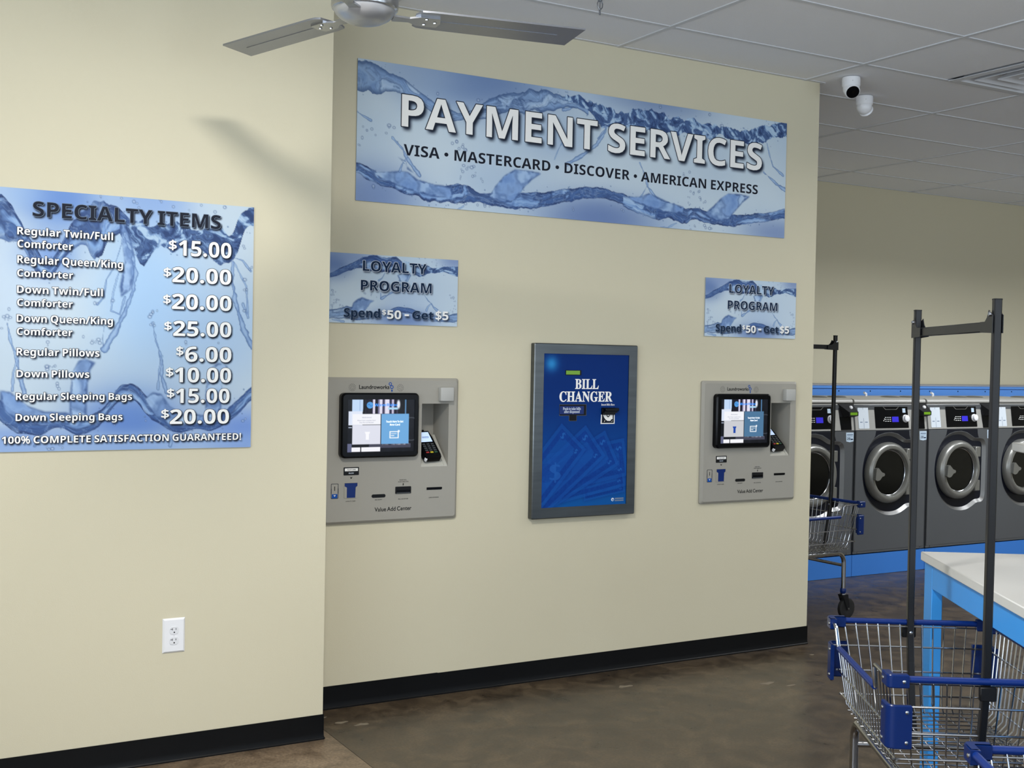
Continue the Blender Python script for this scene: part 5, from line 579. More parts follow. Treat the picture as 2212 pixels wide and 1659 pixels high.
# specialty items price board
t_spec, W, Hs = sign('price_board', 'S', 4.454, 'large blue price board headed SPECIALTY ITEMS on the left wall', 'sign')
a = water(W, Hs, .0026, 'S', 4)
rows = DATA['tS']; LL = []
for i, r in enumerate(rows): LL.append(fit(r[0], 'b', r[1], r[2], Hs - r[3], r[4]))
a.shadow(down(LL[0], Hs), .004, .005, .003, 1.5, (24, 28, 40))
for L, r in zip(LL[1:], rows[1:]):
    a.shadow(down(L, Hs), .0035, .0045, .0026 if r[4] < .04 else .0034, 1.7, (20, 28, 44))
a.grid('printed_face', printmat('price_board_print', .6, gain=.9, spec=.15), t_spec, -.0066)
for i, (L, r) in enumerate(zip(LL, rows)):
    if i == 0:
        lettering('lettering_outline', L, -.0069, grey_ink, t_spec, .0016, r[4]); lettering('lettering', L, -.0073, dark_ink, t_spec, 0, r[4])
    else:
        lettering('lettering_outline', L, -.0069, rim_ink, t_spec, .0016, r[4]); lettering('lettering', L, -.0073, white_ink, t_spec, 0, r[4])
# loyalty signs
t_loy, W, Hs = sign('loyalty_sign', 'L', 4.8211, 'small LOYALTY PROGRAM sign at left end of recessed wall', 'sign', group='loyalty program signs')
a = water(W, Hs, .002, 'L', 1)
rows = DATA['tL']; LL = [fit(r[0], 'b', r[1], r[2], Hs - r[3], r[4]) for r in rows]
for L in LL: a.shadow(down(L, Hs), .005, .006, .004, 1.2)
a.grid('printed_face', sign_print, t_loy, -.0066)
for L, r in zip(LL, rows):
    if r[0] in ('LOYALTY', 'PROGRAM'):
        lettering('lettering_outline', L, -.0069, pale_ink, t_loy, .002, r[4]); lettering('lettering', L, -.0073, navy_ink, t_loy, 0, r[4])
    elif r[0] in ('Spend', 'Get'):
        lettering('lettering_outline', L, -.0069, grey_ink, t_loy, .0014, r[4]); lettering('lettering', L, -.0073, navy_ink, t_loy, 0, r[4])
    else:
        if r[0] == '-': L = [([(r[1], Hs - r[3] + .013), (r[2], Hs - r[3] + .013), (r[2], Hs - r[3] + .021), (r[1], Hs - r[3] + .021)], (0, False, 0))]
        lettering('lettering', L, -.0073, white_ink, t_loy, .0004, r[4])
t_loy2 = copy_tree(t_loy); t_loy2.location = (DATA['dims']['R'][0], 4.8211, DATA['dims']['R'][1] - DATA['dims']['R'][3])
tag(t_loy2, 'small LOYALTY PROGRAM sign at right end of recessed wall, above the second payment kiosk')
t_loy['label'] = 'small LOYALTY PROGRAM sign tucked beside the wall corner, above the first payment kiosk'
# ------------------------------------------------------------------ the room
D0, D1, D2 = 4.454, 4.8211, 7.368
XC, XR = 1.7117, 4.6511                       # outer corner of the left wall, right end of the recessed wall
RX0, RX1, RY0 = -3.0, 12.0, -5.0
def struct(o): o['kind'] = 'structure'; return o
KX = (1.8282, 3.8774); KZ = 0.8012; KW, KH = .6465, .635         # kiosks
BX, BZ, BW, BH = 2.8623, .7757, .5925, .8311                     # bill changer
NICHE = (.461, .595, .114, .396)                                 # u0, u1, v0, v1 on the kiosk
def wall_with_holes(x0, x1, z1, y0, y1, holes):
    xs = sorted({x0, x1, *[h[0] for h in holes], *[h[1] for h in holes]}); zs = sorted({0.0, z1, *[h[2] for h in holes], *[h[3] for h in holes]})
    m = M()
    for i in range(len(xs) - 1):
        for j in range(len(zs) - 1):
            a, b, c, d = xs[i], xs[i + 1], zs[j], zs[j + 1]; cx, cz = (a + b) / 2, (c + d) / 2
            if any(h[0] < cx < h[1] and h[2] < cz < h[3] for h in holes): continue
            m.add([(a, y0, c), (b, y0, c), (b, y0, d), (a, y0, d)], [(0, 1, 2, 3)])
    for a, b, c, d in holes:
        v = [(a, y0, c), (b, y0, c), (b, y0, d), (a, y0, d)]; v += [(p[0], y1, p[2]) for p in v]
        m.add(v, [(0, 4, 5, 1), (1, 5, 6, 2), (2, 6, 7, 3), (3, 7, 4, 0), (4, 7, 6, 5)])
    return m
holes = [(k + NICHE[0] - .008, k + NICHE[1] + .008, KZ + KH - NICHE[3] - .008, KZ + KH - NICHE[2] + .008) for k in KX]
w = wall_with_holes(XC, XR, H + .05, D1, D1 + .14, holes)
w.add([(XR, D1, 0), (XR, D2, 0), (XR, D2, H + .05), (XR, D1, H + .05)], [(0, 1, 2, 3)])
struct(w.ob('wall_front', paint, None, smooth=False))
struct(M().box(RX0, XC, D0, D1 + .3, 0, H + .05).ob('wall_left', paint, None, smooth=False))
struct(M().box(XR - .1, RX1, D2, D2 + .12, 0, H + .05).ob('wall_back', paint, None, smooth=False))
struct(M().box(RX1, RX1 + .12, RY0, D2, 0, H + .05).ob('wall_right', paint, None, smooth=False))
# storefront walls behind the camera and to its left, with glazed openings
def storefront(name, n, horizontal, at0, at1, fixed, spans):
    m = M(); s = sorted(spans); prev = at0
    def bx(a, b, z0, z1):
        if horizontal: m.box(a, b, fixed - .12, fixed, z0, z1)
        else: m.box(fixed - .12, fixed, a, b, z0, z1)
    for a, b in s:
        bx(prev, a, 0, H + .05); bx(a, b, 0, .3); bx(a, b, 2.92, H + .05); prev = b
    bx(prev, at1, 0, H + .05); struct(m.ob(name, paint, None, smooth=False))
    for a, b in s:
        f = M(); g = M()
        def fb(p, q, z0, z1):
            if horizontal: f.box(p, q, fixed - .09, fixed - .03, z0, z1)
            else: f.box(fixed - .09, fixed - .03, p, q, z0, z1)
        fb(a, b, 0.3, .36); fb(a, b, 2.86, 2.92); fb(a, a + .06, .36, 2.86); fb(b - .06, b, .36, 2.86); fb((a + b) / 2 - .025, (a + b) / 2 + .025, .36, 2.86)
        wn = struct(f.ob('window_%d' % n, black_matte, None, smooth=False)); n += 1
        for p, q in ((a + .06, (a + b) / 2 - .025), ((a + b) / 2 + .025, b - .06)):
            g = M()
            if horizontal: g.box(p, q, fixed - .064, fixed - .056, .36, 2.86)
            else: g.box(fixed - .064, fixed - .056, p, q, .36, 2.86)
            g.ob('window_pane', glass_m, wn, smooth=False)
    return n
n_ = storefront('wall_rear', 1, True, RX0, RX1, RY0, [(x - 1.1, x + 1.1) for x in (-.6, 2.6, 5.8, 9.0)])
storefront('wall_side', n_, False, RY0, D0, RX0, [(y - 1.05, y + 1.05) for y in (-3.4, -1.2, 1.0)])
# floor: two concrete pours meeting at a saw-cut joint
joint_m = mat('joint_dirt', (44, 38, 32), .8)
fl = struct(M().box(1.760, RX1, RY0, D2, -.1, 0).ob('floor', floor_m, None, smooth=False))
M().box(RX0, 1.757, RY0, D2, -.1, .0008).ob('concrete_slab', floor_m2, fl, smooth=False)
M().box(1.757, 1.760, RY0, D2, -.1, -.0015).ob('floor_joint', joint_m, fl, smooth=False)
plaster = mat('plaster_smear', (116, 106, 90), .8)
R_ = random.Random(3)
for x, y, r in ((1.93, 4.56, .022), (1.86, 4.62, .02), (1.80, 4.72, .018), (3.25, 4.55, .03), (3.9, 4.3, .03), (4.45, 4.35, .03), (4.5, 4.62, .012), (3.98, 4.22, .02)):
    p = [(x + r * R_.uniform(.5, 1.2) * 1.5 * math.cos(a * PI / 5), y + r * R_.uniform(.4, 1.1) * .8 * math.sin(a * PI / 5)) for a in range(10)]
    M().prism(p, 0, .0012).ob('plaster_smear', plaster, fl, smooth=False)
# black vinyl cove base: strip profile with a toe
def cove(name, p0, p1, nx, ny, h=.1):
    m = M(); prof = [(0, 0), (.010, 0), (.010, .005), (.0065, .009), (.0045, .016), (.0035, .03), (.0035, h), (0, h)]
    v = [(p[0] + nx * d, p[1] + ny * d, z) for p in (p0, p1) for d, z in prof]; n = len(prof)
    m.add(v, [(i, (i + 1) % n, n + (i + 1) % n, n + i) for i in range(n)] + [tuple(range(n)), tuple(range(2 * n - 1, n - 1, -1))])
    return struct(m.ob(name, vinyl, None, ang=25))
b1 = cove('baseboard_left', (RX0, D0), (XC + .004, D0), 0, -1)
cove('baseboard_corner', (XC, D0 - .004), (XC, D1), 1, 0)
b2 = cove('baseboard_front', (XC, D1), (2.40, D1), 0, -1, .1)
cove('baseboard_front_2', (2.40, D1), (XR + .004, D1), 0, -1, .0982)
cove('baseboard_end', (XR, D1 - .004), (XR, D2), 1, 0)
# suspended ceiling: backing, tiles, T-bars
GX, GY = [3.320 + 1.2192 * i for i in range(-5, 8)], [3.785 + .6165 * i for i in range(-14, 7)]
ce = struct(M().box(RX0, RX1, RY0, D2, H + .05, H + .15).ob('ceiling', ceil_tile, None, smooth=False))
tile_me = M().box(-.600, .600, -.2995, .2995, .004, .020).mesh('ceiling_tile', ceil_tile, False)
half_me = M().box(-.30, .30, -.2995, .2995, .004, .020).mesh('ceiling_tile', ceil_tile, False)
for x in GX[:-1]:
    for y in GY[:-1]:
        cx, cy = x + .6096, y + .30825
        if cx < XR - .55 and cy > D1 + .3: continue
        if cx < XC and cy > D0 + .3: continue
        if abs(x - 4.5392) < .05 and abs(y - 3.785) < .05:
            link('ceiling_tile', half_me, ce, (x + .305, cy, H)); continue
        link('ceiling_tile', tile_me, ce, (cx, cy, H))
def tee(x0, x1, y0, y1, dz=0.0):
    m = M(); m.box(x0, x1, y0, y1, H - .001 + dz, H + .005); m.ob('ceiling_grid_bar', grid_white, ce, smooth=False)
for x in GX: tee(x - .012, x + .012, RY0, D2 if x > XR else (D1 if x > XC else D0))
for y in GY[:-1]:
    x0 = RX0 if y < D0 else (XC if y < D1 else XR); tee(x0, RX1, y - .012, y + .012, .0012)
tee(XC, XR, D1 - .022, D1, .0018); tee(RX0, XC, D0 - .022, D0, .0018); tee(XR, RX1, D2 - .022, D2, .0018); tee(XR, XR + .022, D1 - .02, D2, .0006)
# ------------------------------------------------------------------ payment kiosks set in the wall
def plate(poly_x0, x1, z0, z1, hole, yf, ch, rad=.012):
    """raised panel with chamfered rim and a rectangular opening"""
    m = M(); x0 = poly_x0
    outer = rrect(x0, x1, z0, z1, rad, 4); inner = rrect(x0 + ch, x1 - ch, z0 + ch, z1 - ch, rad, 4)
    n = len(outer); v = [(x, 0, z) for x, z in outer] + [(x, yf * .45, z) for x, z in outer] + [(x, yf, z) for x, z in inner]
    m.add(v, [(r * n + i, r * n + (i + 1) % n, (r + 1) * n + (i + 1) % n, (r + 1) * n + i) for r in (0, 1) for i in range(n)])
    fv, ff = fill2d([inner, [(hole[0], hole[2]), (hole[1], hole[2]), (hole[1], hole[3]), (hole[0], hole[3])]]); m.add(fv, ff, onwall(yf))
    return m
def screen_art(blue_cup):
    W, Hh = .316, .228; a = Art(W, Hh, .0018); U, V = a.U, a.V
    n = fbm(U * 30, V * 20, 3, 2); a.img[:] = ramp(n, (10, 13, 18), (26, 30, 38))
    def rect(x0, x1, y0, y1, c, al=1.0): over(a.img, col(c), sat((U - x0) / a.px) * sat((x1 - U) / a.px) * sat((V - y0) / a.px) * sat((y1 - V) / a.px) * al)
    # washers photographed behind the menu: light box at left, upright shiny bars, dark drum at right
    rect(.020, .072, 0, .055, (196, 220, 250)); rect(.055, .058, 0, .05, (90, 120, 170)); rect(.004, .07, .05, .112, (226, 234, 250)); rect(.014, .016, .052, .108, (120, 140, 190))
    rect(.004, .022, .118, .124, (190, 200, 220)); rect(.0, .022, .19, .228, (120, 125, 160), .8)
    k = vn(U * 90, U * 0 + 3, 2); bars = ramp(k * 1.6 - .3, (12, 12, 20), (90, 84, 120), (232, 228, 244)); over(a.img, bars, sat((U - .080) / .003) * sat((.232 - U + V * .1) / .004) * sat((.064 - V) / .003))
    ring = abs(np.hypot(U - .118, (V - .055) * 1.1) - .044); over(a.img, col((8, 9, 14)), sat(1.4 - ring / .004) * (U < .1)); over(a.img, col((236, 240, 250)), sat(1.3 - np.hypot((U - .238) / .009, (V - .022) / .022) ** 2))
    rect(.268, .276, 0, .10, (110, 170, 226), .8); ring = abs(np.hypot(U - .30, V - .13) - .05); over(a.img, col((100, 104, 112)), sat(1 - ring / .004) * (U > .28) * .7)
    rect(.10, .30, .192, .212, (92, 92, 112), .7); over(a.img, ramp(fbm(U * 90, V * 60, 2, 1) * 1.7 - .4, (14, 14, 22), (200, 200, 216)), sat((U - .158) / .004) * sat((.295 - U) / .004) * sat((V - .190) / .003) * sat((.20 - V) / .003) * .8)
    over(a.img, col((84, 158, 226)), sat((.0155 - np.hypot((U - .103) * .95, V - .025)) / a.px)); sw = abs(V - .025 - .004 * np.sin((U - .103) * 300)); over(a.img, col((30, 96, 180)), sat(1.3 - sw / .0016) * (np.hypot(U - .103, V - .025) < .011))
    rect(.188, .236, .034, .045, (176, 220, 248))
    x0, xm, x1, y0, y1 = .022, .155, .290, .062, .195
    rect(x0, xm, y0, y0 + .048, (246, 247, 252)); rect(x0, xm, y0 + .048, y1, (226, 228, 240) if not blue_cup else (206, 207, 212)); rect(xm + .002, x1, y0, y1, (112, 172, 224) if not blue_cup else (78, 120, 156))
    cup = [(.081, .140), (.105, .140), (.104, .147), (.100, .151), (.100, .175), (.086, .175), (.086, .151), (.082, .147)]
    over(a.img, col((252, 252, 255) if not blue_cup else (24, 70, 170)), a.mask([cup]))
    rect(.082, .104, .179, .181, (150, 152, 170))
    rect(.196, .242, .138, .171, (250, 253, 255)); rect(.201, .237, .142, .167, (112, 172, 224) if not blue_cup else (78, 120, 156)); rect(.203, .232, .148, .152, (250, 253, 255)); rect(.203, .221, .156, .161, (250, 253, 255))
    over(a.img, col((250, 253, 255)), sat((.006 - np.hypot(U - .241, V - .139)) / a.px))
    rect(.020, .062, .206, .227, (250, 250, 255)); rect(.065, .155, .206, .227, (250, 250, 255)); rect(.03, .053, .215, .217, (150, 152, 165)); rect(.077, .146, .215, .217, (150, 152, 165))
    return a
scr_m = printmat('screen_image', .15, emit=1.25, spec=.08)
def kiosk(x, label, blue_cup):
    t = thing('payment_kiosk', (x, D1, KZ), label, 'kiosk', 'payment kiosks in the recessed wall')
    z = lambda v: KH - v
    hole = (NICHE[0], NICHE[1], z(NICHE[3]), z(NICHE[2]))
    plate(0, KW, 0, KH, hole, -.022, .012).ob('body', kiosk_grey, t, ang=20)
    # niche: liner and sloping shelf
    a, b, c, d = hole; n = M(); dp = .135
    n.add([(a, -.022, c), (b, -.022, c), (b, -.022, d), (a, -.022, d), (a, dp, c), (b, dp, c), (b, dp, d), (a, dp, d)], [(0, 4, 5, 1), (1, 5, 6, 2), (2, 6, 7, 3), (3, 7, 4, 0), (4, 7, 6, 5)])
    nb = n.ob('niche', kiosk_grey, t, smooth=False)
    s = M(); s.add([(a, -.018, c + .004), (b, -.018, c + .004), (b, .115, c + .125), (a, .115, c + .125), (a, dp, c + .125), (b, dp, c + .125), (a, -.018, c), (b, -.018, c), (b, dp, c), (a, dp, c)], [(0, 1, 2, 3), (3, 2, 5, 4), (6, 7, 1, 0), (7, 8, 5, 2, 1), (6, 0, 3, 4, 9)])
    s.ob('sloping_shelf', niche_light, nb, smooth=False)
    r = M(); r.add([(b - .018, -.02, c + .006), (b - .004, -.02, c + .006), (b - .004, .112, c + .134), (b - .018, .112, c + .134), (b - .018, -.02, c), (b - .004, -.02, c), (b - .004, .112, c + .12), (b - .018, .112, c + .12)], [(0, 1, 2, 3), (4, 5, 1, 0), (5, 6, 2, 1), (7, 4, 0, 3), (3, 2, 6, 7)])
    r.ob('shelf_rail', niche_light, nb, smooth=False)
    # card terminal lying on the slope
    A = math.atan2(.121, .133); mt = Matrix.Translation((a + .058, -.006, c + .020)) @ Matrix.Rotation(A, 4, 'X') @ Matrix.Rotation(math.radians(3), 4, 'Z')
    tb = M(); pr = [(-.037, -.006), (.037, -.006), (.040, .01), (.040, .105), (.034, .155), (-.034, .155), (-.040, .105), (-.040, .01)]
    v, f = fill2d([pr], 0, .030); tb.add(v, f, mt @ Matrix.Translation((0, 0, .022))); term = tb.ob('card_terminal', black_gloss, t, smooth=False)
    M().add(*fill2d([[(-.030, .088), (.030, .088), (.030, .148), (-.030, .148)]]), mt @ Matrix.Translation((0, 0, .0375))).ob('terminal_screen', term_screen, term, smooth=False)
    M().box(-.012, .016, .154, .166, .012, .034, mt=mt).ob('terminal_printer_slot', black_matte, term, smooth=False)
    M().box(-.040, -.030, -.010, .006, .010, .03, .003, mt=mt).ob('terminal_corner', white_plastic, term)
    for i in range(5):
        for j in range(3):
            k = M().box(-.028 + j * .021, -.014 + j * .021, .070 - i * .0125, .0765 - i * .0125, .036, .0395, mt=mt)
            k.ob('terminal_key', key_grey if i < 4 else (key_red, key_yel, key_grn)[j], term, smooth=False)
    M().add(*fill2d([circ(-.021, .117, .005, 10), [(-.012, .117), (.022, .117), (.022, .1195), (-.012, .1195)], [(-.012, .112), (.022, .112), (.022, .114), (-.012, .114)]]), mt @ Matrix.Translation((0, 0, .0379))).ob('terminal_screen_text', blue_ink, term, smooth=False)
    # touch screen: rounded bezel standing proud, glowing picture
    x0, x1, v0, v1 = .068, .4345, .066, .347
    bz = M(); o1 = rrect(x0, x1, z(v1), z(v0), .02); o2 = rrect(x0 + .007, x1 - .007, z(v1) + .007, z(v0) - .007, .016)
    sx0, sx1, sz0, sz1 = .0965, .4125, z(.322), z(.094)
    nn = len(o1); bz.add([(p, -.02, q) for p, q in o1] + [(p, -.046, q) for p, q in o1] + [(p, -.053, q) for p, q in o2], [(r_ * nn + i, r_ * nn + (i + 1) % nn, (r_ + 1) * nn + (i + 1) % nn, (r_ + 1) * nn + i) for r_ in (0, 1) for i in range(nn)])
    bz.add(*fill2d([o2, [(sx0, sz0), (sx1, sz0), (sx1, sz1), (sx0, sz1)]]), onwall(-.053))
    bz.add([(sx0, -.053, sz0), (sx1, -.053, sz0), (sx1, -.053, sz1), (sx0, -.053, sz1), (sx0, -.049, sz0), (sx1, -.049, sz0), (sx1, -.049, sz1), (sx0, -.049, sz1)], [(0, 1, 5, 4), (1, 2, 6, 5), (2, 3, 7, 6), (3, 0, 4, 7)])
    bez = bz.ob('screen_bezel', black_gloss, t, ang=30)
    sa = screen_art(blue_cup); so = sa.grid('touch_screen', scr_m, bez, 0); so.location = (sx0, -.0495, sz0)
    q = lambda u, v: (sx0 + u, sz1 - v)
    def stext(txt, u0, u1, v, h, m, f='b'):
        lettering('screen_text', fit(txt, f, sx0 + u0, sx0 + u1, sz1 - v, h), -.0499, m, bez, 0, h)
    stext('WaveRider', .124, .234, .030, .0125, blue_glow)
    stext('Welcome!' , .067, .111, .081, .006, grey_glow, 'b'); stext('Place Your Loyalty Card', .046, .130, .0935, .0055, grey_glow); stext('Into The Card Reader', .055, .122, .1025, .0055, grey_glow)
    stext('Touch Here To Get', .180, .262, .101, .0085, white_glow); stext('New Card', .198, .246, .1145, .0085, white_glow)
    # speaker grilles of small punched holes
    for u, v in ((.127, .043), (.354, .044)):
        g = M()
        for rr, c_ in ((.005, 4), (.010, 9), (.015, 14)):
            for i in range(c_):
                an = 2 * PI * i / c_ + rr * 90; g.add(*fill2d([circ(u + rr * math.cos(an), z(v) + rr * math.sin(an), .0014, 6)]), onwall(-.0224))
        g.ob('speaker_grille', black_ink, t, smooth=False)['kind'] = 'stuff'
    lettering('lettering', fit('Laundroworks', 'l', .159, .301, z(.049), .0165), -.0224, black_ink, t, .0005, .02)
    bb = M(); bb.add(*fill2d([circ(.3055, z(.027), .0075), circ(.3055, z(.027), .0042), circ(.313, z(.041), .0085), circ(.313, z(.041), .0048)]), onwall(-.0224)); bb.add(*fill2d([[(.309, z(.053)), (.3175, z(.052)), (.3165, z(.060)), (.3125, z(.064)), (.311, z(.058))]]), onwall(-.0224)); bb.ob('bubble_emblem', blue_ink, t, smooth=False)
    M().box(.540, .606, -.052, -.02, z(.102), z(.040), .004, seg=2).ob('access_cover', knob_grey, t)
    # card label and chevron
    lb = M(); lb.add(*fill2d([rrect(.0935, .164, z(.4225), z(.388), .002, 2)], 0, .0016), onwall(-.0228)); lbo = lb.ob('card_label', black_matte, t, smooth=False)
    M().add(*fill2d([[(.0985, z(.405)), (.159, z(.405)), (.159, z(.3925)), (.0985, z(.3925))]]), onwall(-.0238)).ob('label_strip', white_ink, lbo, smooth=False)
    lettering('lettering', fit('PLACE CARD', 'b', .110, .149, z(.4015), .0052), -.0241, black_ink, lbo, 0, .006); lettering('lettering', fit('BELOW', 'b', .117, .140, z(.4165), .0052), -.0238, pale_ink, lbo, 0, .006)
    def chevrons(u, v, s, m, par, yy):
        c_ = M()
        for k in (0, 1):
            vv = v + k * s * .55; c_.add(*fill2d([[(u - s, z(vv)), (u - s * .55, z(vv)), (u, z(vv + s * .6)), (u + s * .55, z(vv)), (u + s, z(vv)), (u, z(vv + s * 1.15))]]), onwall(yy))
        c_.ob('arrow_mark', m, par, smooth=False)
    chevrons(.129, .430, .0055, black_ink, t, -.0224)
    # T-shaped blue card pocket
    tp = [(.0985, z(.4565)), (.158, z(.4565)), (.158, z(.470)), (.150, z(.4755)), (.1485, z(.5205)), (.109, z(.5205)), (.109, z(.4755)), (.0985, z(.470))]
    pk = wallplate([rrect(.097, .160, z(.522), z(.455), .003, 2), tp], -.0215, .003).ob('card_pocket_surround', kiosk_grey, t, smooth=False)
    M().add(*fill2d([tp]), onwall(-.0223)).ob('card_pocket', cart_blue2, t, smooth=False)
    # card-shaped guide at left
    cg = wallplate([rrect(.037, .071, z(.522), z(.457), .004, 3), rrect(.039, .069, z(.52), z(.459), .003, 3)], -.022, .0008).ob('card_guide', rim_ink, t, smooth=False)
    M().add(*fill2d([[(.041, z(.5205)), (.067, z(.5205)), (.067, z(.502)), (.041, z(.502))]]), onwall(-.0226)).ob('card_guide_band', blue_ink, cg, smooth=False)
    M().add(*fill2d([[(.052, z(.488)), (.0555, z(.488)), (.0555, z(.469)), (.052, z(.469))]]), onwall(-.0226)).ob('card_guide_mark', black_ink, cg, smooth=False)
    M().add(*fill2d([[(.0365, z(.50)), (.040, z(.50)), (.040, z(.478)), (.0365, z(.480))], [(.068, z(.50)), (.0715, z(.50)), (.0715, z(.478)), (.068, z(.478))]]), onwall(-.0226)).ob('card_guide_side', rim_ink, cg, smooth=False)
    chevrons(.054, .505, .005, pale_ink, cg, -.0229)
    # receipt slot, bill acceptor, reader slot
    M().add(*fill2d([rrect(.2255, .291, z(.525), z(.5105), .007)], 0, .002), onwall(-.0228)).ob('receipt_slot', black_matte, t, smooth=False)
    ba = M().box(.338, .414, -.026, -.02, z(.512), z(.4805), .002).ob('bill_acceptor', black_matte, t)
    M().box(.344, .408, -.029, -.0255, z(.503), z(.496)).ob('acceptor_lip', black_gloss, ba, smooth=False); M().box(.343, .409, -.0275, -.0255, z(.510), z(.507)).ob('acceptor_rail', key_grey, ba, smooth=False)
    M().add(*fill2d([[(.491, z(.500)), (.564, z(.500)), (.568, z(.494)), (.565, z(.489)), (.491, z(.489))]], 0, .003), onwall(-.023)).ob('reader_slot', black_gloss, t, smooth=False)
    for tx, u0, u1, v in (('LOYALTY CARD', .105, .150, .5375), ('RECEIPT', .242, .275, .5365), ('INSERT BILL', .357, .393, .4535), ('IN ANY DIRECTION', .351, .401, .4615), ('BILL ACCEPTOR', .353, .401, .5375), ('CARD DISPENSER', .502, .552, .5372)):
        lettering('lettering', fit(tx, 'b', u0, u1, z(v), .0042), -.0224, black_ink, t, 0, .005)
    M().add(*fill2d([[(.374, z(.466)), (.378, z(.466)), (.378, z(.472)), (.3795, z(.472)), (.376, z(.477)), (.3725, z(.472)), (.374, z(.472))]]), onwall(-.0224)).ob('arrow_mark', black_ink, t, smooth=False)
    lettering('lettering', fit('Value Add Center', 'l', .2415, .4175, z(.586), .0175), -.0224, black_ink, t, .0004, .02)
    return t
def glow(n, c, e): return mat(n, c, .3, emit=e)
blue_glow = glow('screen_blue_text', (40, 130, 226), .9); grey_glow = glow('screen_grey_text', (150, 152, 168), .8); white_glow = glow('screen_white_text', (250, 252, 255), 1.0)
kiosk(KX[0], 'grey payment kiosk partly hidden behind the wall corner, white cup on its screen', False)
kiosk(KX[1], 'grey payment kiosk near the right wall end, blue cup on its screen', True)
# ------------------------------------------------------------------ bill changer
bc = thing('bill_changer', (BX, D1, BZ), 'blue bill changer in a brushed steel frame between the two payment kiosks', 'bill changer')
z = lambda v: BH - v
ix0, ix1, iz0, iz1 = .052, .540, z(.779), z(.0485)
fr = M(); o1 = rrect(0, BW, 0, BH, .006, 2); o2 = rrect(.004, BW - .004, .004, BH - .004, .005, 2); n = len(o1)
fr.add([(p, 0, q) for p, q in o1] + [(p, -.030, q) for p, q in o1] + [(p, -.034, q) for p, q in o2], [(r * n + i, r * n + (i + 1) % n, (r + 1) * n + (i + 1) % n, (r + 1) * n + i) for r in (0, 1) for i in range(n)])
hole = [(ix0, iz0), (ix1, iz0), (ix1, iz1), (ix0, iz1)]
fr.add(*fill2d([o2, hole]), onwall(-.034)); fr.add([(p, -.034, q) for p, q in hole] + [(p, -.029, q) for p, q in hole], [(i, (i + 1) % 4, 4 + (i + 1) % 4, 4 + i) for i in range(4)])
fr.ob('frame', steel_dk, bc, ang=25)
def changer_art():
    W, Hh = ix1 - ix0, iz1 - iz0; a = Art(W, Hh, .0022); U, V = a.U, a.V
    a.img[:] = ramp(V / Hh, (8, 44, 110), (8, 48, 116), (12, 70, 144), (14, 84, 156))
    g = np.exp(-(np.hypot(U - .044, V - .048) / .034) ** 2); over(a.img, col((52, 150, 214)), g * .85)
    d = fit('$', 'b', 0, 1, 0, 1)[0][0]
    for T, R in (((.52, .62), (.535, .72)), ((.51, .53), (.54, .69)), ((.522, .455), (.551, .64)), ((.409, .416), (.497, .585)), ((.296, .389), (.416, .540)), ((.159, .379), (.302, .506))):
        ox, oy = T[0] - ix0, T[1] - .0485; e = np.array([R[0] - T[0], R[1] - T[1]]); w = np.hypot(*e); e /= w; l = np.array([-e[1], e[0]])
        s = ((U - ox) * e[0] + (V - oy) * e[1]) / w; t = ((U - ox) * l[0] + (V - oy) * l[1]) / (w * 2.4); ins = ((s > 0) & (s < 1) & (t > 0) & (t < 1)).astype(float)
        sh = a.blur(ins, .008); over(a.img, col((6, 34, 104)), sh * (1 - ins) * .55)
        over(a.img, col((20, 78, 160)), ins * .55)
        bd = np.minimum(np.minimum(s, 1 - s), np.minimum(t, 1 - t) * 2.4); nz = fbm(s * 26, t * 60, 3, 2)
        over(a.img, col((12, 52, 132)), ins * ((bd > .09) & (bd < .21)) * (.35 + .6 * nz)); over(a.img, col((14, 58, 138)), ins * ((bd > .21) & (bd < .225)) * .7)
        over(a.img, col((14, 58, 138)), ins * ((np.hypot((s - .5), (t - .5) * 2.4) < .24) & (bd > .22)) * (.2 + .5 * nz))
        for cs, ct, k in ((.24, .085, .17), (.80, .10, .13), (.2, .9, .13)):
            over(a.img, col((14, 60, 142)), ins * sat((k * .75 - np.hypot(s - cs, (t - ct) * 2.4)) * 60) * .8)
            P = []
            for x, y in d:
                ss = cs + (x - .5) * k * .62; tt = ct - (y - .5) * k / 2.4 * 1.05; q = np.array([ox, oy]) + e * ss * w + l * tt * w * 2.4; P.append((q[0], q[1]))
            over(a.img, col((36, 100, 178)), a.mask([P]) * ins * .8)
    q = np.array([.215 - ix0 - .052 + .0, .60]); P = [( .045 + x * .062, .715 - .0485 - .06 + (.5 - y) * .0 - y * .085) for x, y in d]
    over(a.img, col((34, 92, 172)), a.mask([P]) * .75)
    return a
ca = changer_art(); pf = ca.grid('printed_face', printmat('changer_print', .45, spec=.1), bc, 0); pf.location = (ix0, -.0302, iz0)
def ctext(t_, f, u0, u1, v, h, m=white_ink, off=0.0, y=-.0308): lettering('lettering', fit(t_, f, u0, u1, z(v), h), y, m, bc, off, h)
ctext('BILL', 's', .2305, .365, .2145, .046, off=.0008); ctext('CHANGER', 's', .1435, .4465, .2755, .047, off=.0008)
lc = wallplate([rrect(.174, .263, z(.1495), z(.1255), .001, 1)], -.029, .0035).ob('display_frame', black_matte, bc, smooth=False)
M().add(*fill2d([[(.1765, z(.1465)), (.255, z(.1465)), (.255, z(.128)), (.1765, z(.128))]]), onwall(-.0328)).ob('display', lcd_green, lc, smooth=False)
